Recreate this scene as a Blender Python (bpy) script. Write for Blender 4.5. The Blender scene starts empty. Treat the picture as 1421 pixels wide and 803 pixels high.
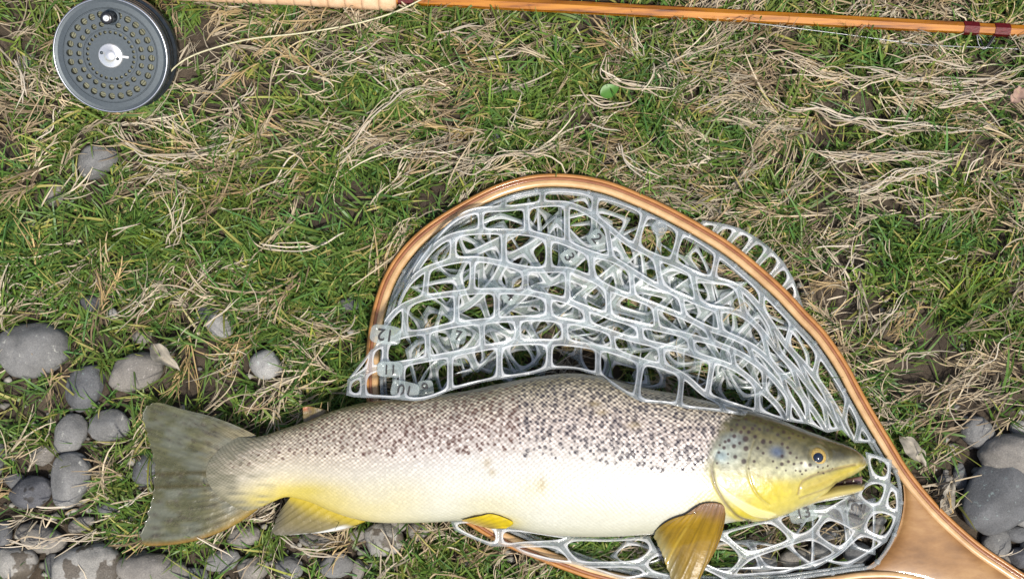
import bpy, bmesh, math
import numpy as np
from mathutils import Vector

rng = np.random.default_rng(7)
SC = bpy.context.scene
COL = SC.collection

# ------------------------------------------------------------------ camera
PXM = 0.0006                      # metres on the ground per photograph pixel at the centre
DIST = 1.0
TILT = math.radians(7)
CW, CH = 1421.0, 803.0
cam_d = bpy.data.cameras.new("camera")
cam = bpy.data.objects.new("camera", cam_d)
COL.objects.link(cam)
cam.location = (0, -DIST * math.sin(TILT), DIST * math.cos(TILT))
cam.rotation_euler = (TILT, 0, 0)
FPX = DIST / PXM
cam_d.sensor_width = 36.0
cam_d.lens = 36.0 * FPX / CW
cam_d.clip_start = 0.01
cam_d.clip_end = 200
SC.camera = cam

# ------------------------------------------------------------------ sky, sun, exposure
SUN = Vector((0.20, -0.40, 0.85)).normalized()
w = bpy.data.worlds.new("World")
SC.world = w
w.use_nodes = True
nt = w.node_tree
sky = nt.nodes.new("ShaderNodeTexSky")
sky.sky_type = 'NISHITA'
sky.sun_disc = False
sky.sun_elevation = math.asin(SUN.z)
sky.sun_rotation = math.atan2(SUN.x, SUN.y)
sky.dust_density = 3.0
sky.ozone_density = 0.6
bgn = nt.nodes["Background"]
bgn.inputs[1].default_value = 0.09
nt.links.new(sky.outputs[0], bgn.inputs[0])
sd = bpy.data.lights.new("sun", 'SUN')
sd.energy = 3.0
sd.angle = math.radians(5)
sd.color = (1.0, 0.95, 0.86)
so = bpy.data.objects.new("sun", sd)
COL.objects.link(so)
so.rotation_euler = SUN.to_track_quat('Z', 'Y').to_euler()
so.location = (-1, 1, 3)
SC.view_settings.view_transform = 'Standard'
SC.view_settings.look = 'None'
SC.view_settings.gamma = 1
SC.view_settings.use_curve_mapping = False
SC.view_settings.exposure = 0.72
SC.render.engine = 'CYCLES'
SC.cycles.max_bounces = 12
SC.cycles.transmission_bounces = 10
SC.cycles.transparent_max_bounces = 12
SC.cycles.caustics_reflective = False
SC.cycles.caustics_refractive = False

# ------------------------------------------------------------------ layout helpers
_st, _ct = math.sin(TILT), math.cos(TILT)
CAMP = np.array([0, -DIST * _st, DIST * _ct])


def P(px, py, z=0.0):
    """world point(s) at height z under photograph position(s) px, py"""
    px = np.asarray(px, float); py = np.asarray(py, float); z = np.asarray(z, float)
    dx = (px - CW / 2) / FPX
    dy = -(py - CH / 2) / FPX
    d = np.stack([dx + 0 * dy, dy * _ct + _st + 0 * dx, dy * _st - _ct + 0 * dx], -1)
    t = (z - CAMP[2]) / d[..., 2]
    out = CAMP + d * t[..., None]
    return out


def PX(v):
    """photograph position of world points"""
    q = np.asarray(v, float) - CAMP
    depth = q[..., 1] * _st - q[..., 2] * _ct
    u = q[..., 0]
    vv = q[..., 1] * _ct + q[..., 2] * _st
    depth = -(-q[..., 1] * _st + q[..., 2] * _ct)
    return np.stack([CW / 2 + u / depth * FPX, CH / 2 - vv / depth * FPX], -1)


def curve(pts, n, closed=False):
    """Catmull-Rom through pts, n samples, even arc length"""
    p = np.asarray(pts, float)
    if closed:
        q = np.vstack([p[-1], p, p[0], p[1]])
    else:
        q = np.vstack([2 * p[0] - p[1], p, 2 * p[-1] - p[-2]])
    out = []
    m = len(q) - 3
    ts = np.linspace(0, 1, 12, endpoint=False)[:, None]
    for i in range(m):
        a, b, c, d = q[i:i + 4]
        out.append(0.5 * ((2 * b) + (-a + c) * ts + (2 * a - 5 * b + 4 * c - d) * ts ** 2 + (-a + 3 * b - 3 * c + d) * ts ** 3))
    out = np.vstack(out + [q[-2][None]])
    L = np.r_[0, np.cumsum(np.linalg.norm(np.diff(out, axis=0), axis=1))]
    s = np.linspace(0, L[-1], n)
    return np.stack([np.interp(s, L, out[:, k]) for k in range(out.shape[1])], -1)


def inpoly(x, y, poly):
    x = np.asarray(x); y = np.asarray(y)
    r = np.zeros(x.shape, bool)
    n = len(poly)
    for i in range(n):
        x0, y0 = poly[i]; x1, y1 = poly[(i + 1) % n]
        if y0 == y1:
            continue
        c = ((y0 > y) != (y1 > y)) & (x < (x1 - x0) * (y - y0) / (y1 - y0) + x0)
        r ^= c
    return r


def polydist(x, y, pts):
    d = np.full(np.shape(x), 1e9)
    for (x0, y0), (x1, y1) in zip(pts[:-1], pts[1:]):
        vx, vy = x1 - x0, y1 - y0
        t = np.clip(((x - x0) * vx + (y - y0) * vy) / (vx * vx + vy * vy + 1e-9), 0, 1)
        d = np.minimum(d, np.hypot(x - x0 - t * vx, y - y0 - t * vy))
    return d


def sstep(a, b, x):
    t = np.clip((x - a) / (b - a), 0, 1)
    return t * t * (3 - 2 * t)


class Noise:
    def __init__(self, seed, n=256):
        r = np.random.default_rng(seed)
        self.g = r.random((n, n)); self.n = n

    def __call__(self, x, y):
        x = np.asarray(x, float); y = np.asarray(y, float)
        xi = np.floor(x).astype(int); yi = np.floor(y).astype(int)
        fx = x - xi; fy = y - yi
        fx = fx * fx * (3 - 2 * fx); fy = fy * fy * (3 - 2 * fy)
        n = self.n; g = self.g
        a = g[xi % n, yi % n]; b = g[(xi + 1) % n, yi % n]
        c = g[xi % n, (yi + 1) % n]; d = g[(xi + 1) % n, (yi + 1) % n]
        return (a * (1 - fx) + b * fx) * (1 - fy) + (c * (1 - fx) + d * fx) * fy

    def fbm(self, x, y, o=3):
        s = 0; a = 0.5; t = 0
        for k in range(o):
            s = s + a * self(x * 2 ** k + 17 * k, y * 2 ** k + 31 * k); t += a; a *= .5
        return s / t


N1, N2, N3 = Noise(1), Noise(2), Noise(3)


# ------------------------------------------------------------------ mesh helpers
def mk(name, verts, faces, mat=None, parent=None, cols=None, smooth=True):
    me = bpy.data.meshes.new(name)
    verts = np.ascontiguousarray(np.asarray(verts, np.float32))
    if isinstance(faces, np.ndarray) and faces.ndim == 2:
        nf, k = faces.shape
        me.vertices.add(len(verts)); me.vertices.foreach_set("co", verts.ravel())
        me.loops.add(nf * k); me.loops.foreach_set("vertex_index", faces.astype(np.int32).ravel())
        me.polygons.add(nf)
        me.polygons.foreach_set("loop_start", np.arange(0, nf * k, k, dtype=np.int32))
        me.polygons.foreach_set("loop_total", np.full(nf, k, dtype=np.int32))
        me.update(calc_edges=True)
    else:
        me.from_pydata(verts.tolist(), [], [list(map(int, f)) for f in faces])
        me.update()
    if smooth:
        me.polygons.foreach_set("use_smooth", np.ones(len(me.polygons), bool))
    if cols is not None:
        c = np.ones((len(verts), 4), np.float32)
        c[:, :3] = cols
        at = me.color_attributes.new("Col", 'FLOAT_COLOR', 'POINT')
        at.data.foreach_set("color", c.ravel())
    if mat is not None:
        me.materials.append(mat)
    o = bpy.data.objects.new(name, me)
    COL.objects.link(o)
    if parent is not None:
        o.parent = parent
        o.matrix_parent_inverse = parent.matrix_world.inverted() if False else o.matrix_parent_inverse
    return o


def thing(name, label, cat, group=None):
    o = bpy.data.objects.new(name, None)
    o.empty_display_size = 0.02
    COL.objects.link(o)
    tag(o, label, cat, group)
    return o


def tag(o, label=None, cat=None, group=None, kind=None):
    if label: o["label"] = label
    if cat: o["category"] = cat
    if group: o["group"] = group
    if kind: o["kind"] = kind
    return o


def gridfaces(n, m, wrapm=False, off=0):
    i = np.arange(n - 1)[:, None]; j = np.arange(m if wrapm else m - 1)[None]
    j2 = (j + 1) % m
    a = i * m + j; b = i * m + j2; c = (i + 1) * m + j2; d = (i + 1) * m + j
    return np.stack([a, b, c, d], -1).reshape(-1, 4) + off


def tube_geo(path, r, seg=8, cap=True):
    path = np.asarray(path, float)
    n = len(path)
    r = np.broadcast_to(np.asarray(r, float), (n,))
    t = np.gradient(path, axis=0)
    t /= np.linalg.norm(t, axis=1)[:, None] + 1e-12
    up = np.array([0, 0, 1.0])
    s = np.cross(t, up); nn = np.linalg.norm(s, axis=1)
    s[nn < 1e-3] = [1, 0, 0]
    s /= np.linalg.norm(s, axis=1)[:, None]
    u = np.cross(s, t)
    a = np.linspace(0, 2 * np.pi, seg, endpoint=False)
    v = path[:, None] + r[:, None, None] * (np.cos(a)[None, :, None] * s[:, None] + np.sin(a)[None, :, None] * u[:, None])
    f = gridfaces(n, seg, True).tolist()
    if cap:
        f.append(list(range(seg))[::-1]); f.append([(n - 1) * seg + k for k in range(seg)])
    return v.reshape(-1, 3), f


def lathe_geo(prof, seg=48, close=False):
    prof = np.asarray(prof, float)
    a = np.linspace(0, 2 * np.pi, seg, endpoint=False)
    v = np.stack([prof[:, None, 0] * np.cos(a), prof[:, None, 0] * np.sin(a), prof[:, None, 1] + 0 * a], -1).reshape(-1, 3)
    f = gridfaces(len(prof), seg, True)
    return v, f


def join(parts):
    vs, fs, o = [], [], 0
    for v, f in parts:
        vs.append(np.asarray(v, float)); fs += [[int(k) + o for k in q] for q in f]; o += len(v)
    return np.vstack(vs), fs


# ------------------------------------------------------------------ materials
def mat(name):
    m = bpy.data.materials.new(name); m.use_nodes = True
    t = m.node_tree
    b = t.nodes["Principled BSDF"]
    return m, t, b


def nd(t, kind, **kw):
    n = t.nodes.new(kind)
    for k, v in kw.items():
        if hasattr(n, k): setattr(n, k, v)
        else: n.inputs[k].default_value = v
    return n


def ramp(t, fac, stops):
    r = t.nodes.new("ShaderNodeValToRGB")
    e = r.color_ramp.elements
    e[0].position, e[0].color = stops[0][0], (*stops[0][1], 1)
    e[1].position, e[1].color = stops[-1][0], (*stops[-1][1], 1)
    for p, c in stops[1:-1]:
        k = e.new(p); k.color = (*c, 1)
    t.links.new(fac, r.inputs[0])
    return r.outputs[0]


def objco(t, scale=(1, 1, 1), use='Object'):
    tc = t.nodes.new("ShaderNodeTexCoord")
    mp = t.nodes.new("ShaderNodeMapping")
    mp.inputs["Scale"].default_value = scale
    t.links.new(tc.outputs[use], mp.inputs[0])
    return mp.outputs[0]


def noise(t, vec, scale, detail=4, rough=.55):
    n = t.nodes.new("ShaderNodeTexNoise")
    n.inputs["Scale"].default_value = scale; n.inputs["Detail"].default_value = detail
    n.inputs["Roughness"].default_value = rough
    if vec is not None: t.links.new(vec, n.inputs["Vector"])
    return n.outputs["Fac"]


def bump(t, b, h, strength, dist):
    n = t.nodes.new("ShaderNodeBump")
    n.inputs["Strength"].default_value = strength; n.inputs["Distance"].default_value = dist
    t.links.new(h, n.inputs["Height"]); t.links.new(n.outputs[0], b.inputs["Normal"])


def vcol(t):
    a = t.nodes.new("ShaderNodeVertexColor"); a.layer_name = "Col"
    return a.outputs[0]


def plain(name, col, rough=.5, metal=0., spec=.5, nscale=0, namt=.25, bmp=0):
    m, t, b = mat(name)
    b.inputs["Base Color"].default_value = (*col, 1)
    b.inputs["Roughness"].default_value = rough
    b.inputs["Metallic"].default_value = metal
    b.inputs["Specular IOR Level"].default_value = spec
    if nscale:
        f = noise(t, objco(t), nscale)
        c = ramp(t, f, [(.3, tuple(k * (1 - namt) for k in col)), (.7, tuple(min(1, k * (1 + namt)) for k in col))])
        t.links.new(c, b.inputs["Base Color"])
        if bmp: bump(t, b, f, .5, bmp)
    return m


def leafmat(name, trans=.35, rough=.55):
    m, t, b = mat(name)
    c = vcol(t)
    t.links.new(c, b.inputs["Base Color"])
    b.inputs["Roughness"].default_value = rough
    b.inputs["Specular IOR Level"].default_value = .35
    tr = t.nodes.new("ShaderNodeBsdfTranslucent")
    t.links.new(c, tr.inputs[0])
    mx = t.nodes.new("ShaderNodeMixShader"); mx.inputs[0].default_value = trans
    t.links.new(b.outputs[0], mx.inputs[1]); t.links.new(tr.outputs[0], mx.inputs[2])
    t.links.new(mx.outputs[0], t.nodes["Material Output"].inputs[0])
    return m


M = {}
# soil
m, t, b = mat("soil")
co = objco(t)
f1 = noise(t, co, 40, 6, .65)
t.links.new(ramp(t, f1, [(.25, (.020, .015, .009)), (.5, (.052, .038, .025)), (.8, (.11, .085, .06))]), b.inputs["Base Color"])
b.inputs["Roughness"].default_value = .9
bump(t, b, noise(t, co, 260, 6, .7), .8, .003)
M["soil"] = m
M["grass"] = leafmat("green_grass", .25, .45)
M["straw"] = leafmat("dry_straw", .2, .7)


def stonemat(name, base, fleck, wet=0.0):
    m, t, b = mat(name)
    oi = t.nodes.new("ShaderNodeObjectInfo")
    tc = t.nodes.new("ShaderNodeTexCoord")
    ad = nd(t, "ShaderNodeVectorMath", operation='ADD')
    sc_ = nd(t, "ShaderNodeVectorMath", operation='SCALE')
    t.links.new(oi.outputs["Location"], sc_.inputs[0]); sc_.inputs["Scale"].default_value = 7.3
    t.links.new(tc.outputs["Object"], ad.inputs[0]); t.links.new(sc_.outputs[0], ad.inputs[1])
    v = ad.outputs[0]
    lo = noise(t, v, 45, 4, .6)
    hi = noise(t, v, 900, 4, .7)
    base = tuple(k * q for k, q in zip(base, (.90, .92, .97)))
    c1 = ramp(t, lo, [(.3, tuple(k * .72 for k in base)), (.52, base), (.72, tuple(min(1, k * 1.28) for k in base))])
    c2 = ramp(t, hi, [(.35, (.72, .72, .72)), (.5, (.92, .92, .92)), (.66, (1.15, 1.14, 1.12))])
    mm = nd(t, "ShaderNodeMix", data_type='RGBA', blend_type='MULTIPLY'); mm.inputs[0].default_value = 1
    t.links.new(c1, mm.inputs[6]); t.links.new(c2, mm.inputs[7])
    # pale lichen flecks and scratches
    fl = noise(t, v, 170, 6, .75)
    fm = ramp(t, fl, [(.60, (0, 0, 0)), (.68, (1, 1, 1))])
    m2 = nd(t, "ShaderNodeMix", data_type='RGBA'); m2.inputs[7].default_value = (*fleck, 1)
    t.links.new(fm, m2.inputs[0]); t.links.new(mm.outputs[2], m2.inputs[6])
    out = m2.outputs[2]
    if wet > 0:
        wn = noise(t, v, 55, 3, .5)
        wm = ramp(t, wn, [(.5 + .14 * (1 - wet), (0, 0, 0)), (.53 + .14 * (1 - wet), (1, 1, 1))])
        m3 = nd(t, "ShaderNodeMix", data_type='RGBA', blend_type='MULTIPLY'); m3.inputs[7].default_value = (.38, .34, .30, 1)
        t.links.new(wm, m3.inputs[0]); t.links.new(out, m3.inputs[6])
        out = m3.outputs[2]
        rr = ramp(t, wm, [(0, (.85,) * 3), (1, (.35,) * 3)])
        t.links.new(rr, b.inputs["Roughness"])
    else:
        b.inputs["Roughness"].default_value = .82
    t.links.new(out, b.inputs["Base Color"])
    b.inputs["Specular IOR Level"].default_value = .3
    bump(t, b, noise(t, v, 500, 6, .7), .6, .0012)
    return m


M["stone_a"] = stonemat("grey_stone", (.19, .185, .172), (.40, .40, .36))
M["stone_b"] = stonemat("brown_grey_stone", (.225, .205, .175), (.38, .35, .33))
M["stone_c"] = stonemat("blue_grey_stone", (.130, .130, .128), (.24, .30, .29))
M["stone_d"] = stonemat("pale_stone", (.30, .29, .265), (.42, .48, .44))
M["stone_w"] = stonemat("damp_patched_stone", (.33, .31, .27), (.42, .40, .35), .75)
M["stone_k"] = stonemat("dark_damp_stone", (.10, .10, .105), (.2, .2, .2), .3)

# clear rubber
m, t, b = mat("clear_rubber")
co = objco(t)
f = noise(t, co, 60, 3)
t.links.new(ramp(t, f, [(.3, (.50, .54, .56)), (.7, (.70, .73, .76))]), b.inputs["Base Color"])
b.inputs["Transmission Weight"].default_value = .62
b.inputs["Roughness"].default_value = .22
b.inputs["IOR"].default_value = 1.42
b.inputs["Specular IOR Level"].default_value = .8
bump(t, b, noise(t, co, 420, 3), .25, .0006)
b.inputs["Transmission Weight"].default_value = .40
b.inputs["Roughness"].default_value = .14


def seethrough(t, b, lo, hi, tint):
    """blend in clear transparency, patchy"""
    tp = t.nodes.new("ShaderNodeBsdfTransparent"); tp.inputs[0].default_value = (*tint, 1)
    mx = t.nodes.new("ShaderNodeMixShader")
    t.links.new(ramp(t, noise(t, objco(t), 55, 3), [(.3, (lo,) * 3), (.7, (hi,) * 3)]), mx.inputs[0])
    t.links.new(b.outputs[0], mx.inputs[1]); t.links.new(tp.outputs[0], mx.inputs[2])
    t.links.new(mx.outputs[0], t.nodes["Material Output"].inputs[0])


seethrough(t, b, .52, .80, (.88, .92, .93))
M["rubber"] = m
m, t, b = mat("lit_rubber_edge")  # milky white paints in the light scattered along the strands' curved edges
b.inputs["Base Color"].default_value = (.80, .82, .84, 1)
b.inputs["Transmission Weight"].default_value = .35
b.inputs["Roughness"].default_value = .15
b.inputs["IOR"].default_value = 1.42
seethrough(t, b, .08, .55, (.95, .96, .97))
M["edge"] = m
m, t, b = mat("thin_clear_rubber")
b.inputs["Base Color"].default_value = (.62, .68, .67, 1)
b.inputs["Transmission Weight"].default_value = .35
b.inputs["Roughness"].default_value = .12
seethrough(t, b, .55, .80, (.90, .94, .93))
M["rubber_thin"] = m
M["ink"] = plain("black_ink", (.012, .012, .014), .5)


def wood(name, cols, scale, rough=.22, along=(1, 1, 1)):
    m, t, b = mat(name)
    co = objco(t, along)
    f = noise(t, co, scale, 6, .65)
    t.links.new(ramp(t, f, [(.25, cols[0]), (.5, cols[1]), (.75, cols[2])]), b.inputs["Base Color"])
    b.inputs["Roughness"].default_value = .45
    b.inputs["Specular IOR Level"].default_value = .3
    b.inputs["Coat Weight"].default_value = .45
    b.inputs["Coat Roughness"].default_value = rough
    bump(t, b, noise(t, co, scale * 4, 4), .15, .0006)
    return m


M["wood_out"] = wood("amber_lamination", [(.28, .115, .03), (.38, .17, .045), (.45, .225, .07)], 60, .12)
M["wood_mid"] = wood("dark_lamination", [(.16, .055, .022), (.24, .09, .036), (.30, .125, .055)], 60, .12)
M["wood_in"] = wood("pale_lamination", [(.36, .20, .085), (.48, .30, .14), (.58, .40, .22)], 60, .15)
M["wood_throat"] = wood("figured_throat_wood", [(.15, .068, .018), (.25, .125, .040), (.36, .205, .078)], 30, .06, (1, 2.2, 1))
# cane
m, t, b = mat("split_cane")
co = objco(t, (2.2, 34, 34))
f = noise(t, co, 9, 5, .6)
t.links.new(ramp(t, f, [(.30, (.07, .018, .004)), (.40, (.24, .075, .004)), (.55, (.38, .14, .006)), (.8, (.47, .20, .012))]), b.inputs["Base Color"])
b.inputs["Roughness"].default_value = .35
b.inputs["Specular IOR Level"].default_value = .25; b.inputs["Coat Weight"].default_value = .25; b.inputs["Coat Roughness"].default_value = .05
M["cane"] = m
M["wrap"] = plain("red_silk", (.085, .002, .005), .45, 0, .25, 600, .3, .0004)
m, t, b = mat("cork")
co = objco(t)
f = noise(t, co, 120, 6, .7)
t.links.new(ramp(t, f, [(.25, (.26, .13, .06)), (.36, (.54, .34, .19)), (.7, (.68, .48, .31))]), b.inputs["Base Color"])
b.inputs["Roughness"].default_value = .75
bump(t, b, f, .5, .001)
M["cork"] = m
M["gun"] = plain("gunmetal", (.050, .064, .075), .45, .4, .5, 500, .12)
M["gun_dark"] = plain("dark_gunmetal", (.035, .042, .05), .35, .5, .5, 300, .2)
M["rimmetal"] = plain("bright_rim", (.34, .36, .40), .3, .85)
M["silver"] = plain("polished_silver", (.85, .84, .82), .28, .75)
M["black"] = plain("black_knob", (.012, .012, .014), .18, 0, .6)
M["line"] = plain("fly_line", (.46, .43, .27), .45, 0, .5, 300, .2)
M["gut"] = plain("clear_leader", (.35, .36, .37), .2)
M["wire"] = plain("dark_wire", (.06, .06, .065), .25, .8)

# fish skin
m, t, b = mat("trout_skin")
t.links.new(vcol(t), b.inputs["Base Color"])
b.inputs["Roughness"].default_value = .36
b.inputs["Specular IOR Level"].default_value = .55
b.inputs["Coat Weight"].default_value = .8
b.inputs["Coat Roughness"].default_value = .09
b.inputs["Subsurface Weight"].default_value = 0
bump(t, b, noise(t, objco(t), 260, 4), .22, .0012)
M["skin"] = m


def finmat(name, alpha):
    m, t, b = mat(name)
    t.links.new(vcol(t), b.inputs["Base Color"])
    b.inputs["Roughness"].default_value = .38
    b.inputs["Coat Weight"].default_value = .7
    b.inputs["Coat Roughness"].default_value = .05
    bump(t, b, noise(t, objco(t), 90, 3), .5, .003)
    tr = t.nodes.new("ShaderNodeBsdfTranslucent"); t.links.new(vcol(t), tr.inputs[0])
    m1 = t.nodes.new("ShaderNodeMixShader"); m1.inputs[0].default_value = .2
    t.links.new(b.outputs[0], m1.inputs[1]); t.links.new(tr.outputs[0], m1.inputs[2])
    tp = t.nodes.new("ShaderNodeBsdfTransparent")
    m2 = t.nodes.new("ShaderNodeMixShader"); m2.inputs[0].default_value = alpha
    t.links.new(m1.outputs[0], m2.inputs[1]); t.links.new(tp.outputs[0], m2.inputs[2])
    t.links.new(m2.outputs[0], t.nodes["Material Output"].inputs[0])
    return m


M["fin"] = finmat("fin_membrane", .24)
M["fin_solid"] = finmat("fin_dense", .03)
M["pupil"] = plain("blue_black_pupil", (.010, .016, .035), .06, 0, .8)
M["iris"] = plain("gold_iris", (.50, .34, .10), .2, .25, .6, 900, .35)
M["mouth"] = plain("pink_mouth", (.17, .095, .095), .25, 0, .6, 200, .3)
M["tooth"] = plain("tooth", (.75, .72, .62), .3)
M["deadleaf"] = plain("dead_leaf", (.26, .235, .19), .8, 0, .3, 120, .35, .001)
M["clover"] = plain("broad_leaf", (.07, .18, .03), .45, 0, .4, 90, .25, .0006)

# ------------------------------------------------------------------ ground
def ground_z(x, y):
    return (N1.fbm(x * 14 + 50, y * 14 + 50, 3) - .5) * .016 + (N2(x * 60 + 90, y * 60 + 90) - .5) * .003


def axis(lim, fine, nfine, far):
    a = np.linspace(-fine, fine, nfine)
    ext = fine + (far - fine) * np.linspace(0, 1, 24)[1:] ** 3
    return np.r_[-ext[::-1], a, ext]


gx = axis(0, .9, 260, 60.0); gy = axis(0, .7, 220, 60.0)
GX, GY = np.meshgrid(gx, gy, indexing='ij')
GZ = ground_z(np.clip(GX, -3, 3), np.clip(GY, -3, 3)) - .004
g = mk("ground", np.stack([GX, GY, GZ], -1).reshape(-1, 3), gridfaces(len(gx), len(gy)), M["soil"])
tag(g, "dark brown damp soil under the turf and stones", "ground", kind="structure")

# ------------------------------------------------------------------ fish outline (photograph traced, then built with real thickness)
FX = np.array([330, 350, 370, 400, 430, 460, 500, 550, 600, 650, 700, 750, 790, 830, 870, 900, 950, 1000, 1040, 1080, 1110, 1140, 1165, 1185, 1200])
FD = np.array([606, 607, 603, 593, 583, 571, 560, 553, 549, 542, 531, 522, 518, 522, 533, 540, 549, 561, 570, 583, 595, 606, 615, 624, 636])
VX = np.array([330, 345, 360, 380, 400, 430, 460, 500, 540, 600, 650, 700, 750, 800, 850, 900, 940, 980, 1020, 1055, 1080, 1100, 1120, 1140, 1150, 1160, 1172, 1186, 1200])
VV = np.array([706, 708, 704, 695, 689, 696, 709, 721, 725, 724, 722, 730, 740, 744, 744, 741, 738, 731, 723, 721, 715, 707, 697, 686, 676, 668, 662, 655, 646])
HX = np.array([330, 400, 500, 600, 700, 800, 900, 1000, 1060, 1110, 1150, 1180, 1194, 1200])
HH = np.array([.0006, .011, .020, .027, .032, .035, .0355, .034, .032, .027, .0205, .0145, .009, .003])
BASEZ = .020


def smooth_interp(x, xs, ys):
    c = curve(np.stack([xs, ys], -1), 400)
    return np.interp(x, c[:, 0], c[:, 1])


def fish_half(x): return np.interp(x, *smooth_h)


_c = curve(np.stack([HX, HH * 8000], -1), 300)
smooth_h = (_c[:, 0], _c[:, 1] / 8000)


def loft(xs, D, V, H, zc, nt, nb, pw=.86):
    """closed body of vertical slices; upper half nt rows, lower half nb rows"""
    top = np.linspace(0, np.pi, nt)
    bot = np.linspace(np.pi, 2 * np.pi, nb + 2)[1:-1]
    ph = np.r_[top, bot]
    tt = -np.cos(ph)
    zz = np.sign(np.sin(ph)) * np.abs(np.sin(ph)) ** pw
    py = (D[:, None] + V[:, None]) / 2 + tt[None] * (V - D)[:, None] / 2
    pxx = np.repeat(xs[:, None], len(ph), 1) - 44 * (1 - tt[None] ** 2) * (1 - sstep(325, 430, xs))[:, None]
    w_ = P(pxx, py, zc[:, None] + 0 * py)
    w_[..., 2] = zc[:, None] + zz[None] * H[:, None]
    f = gridfaces(len(xs), len(ph), True)
    return w_, f, ph


NXF, NT, NB = 820, 260, 36
xs = np.linspace(330, 1200, NXF)
D_ = smooth_interp(xs, FX, FD); V_ = smooth_interp(xs, VX, VV); H_ = fish_half(xs)
zc_ = BASEZ + H_ + .0055 * (1 - sstep(330, 420, xs))
FW, FF, FPH = loft(xs, D_, V_, H_, zc_, NT, NB)
# surface lookups (visible side) for draping the net
_fs = FW[::4, :NT:4].reshape(-1, 3)
_fpx = PX(_fs)


def fish_z(px, py):
    """height of the fish's upper surface under photograph positions, -1 where there is none"""
    px = np.atleast_1d(np.asarray(px, float)); py = np.atleast_1d(np.asarray(py, float))
    out = np.full(px.shape, -1.0)
    for i in range(px.size):
        d = np.hypot(_fpx[:, 0] - px.flat[i], _fpx[:, 1] - py.flat[i])
        k = d.argmin()
        if d[k] < 5: out.flat[i] = _fs[k, 2]
    return out


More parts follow.
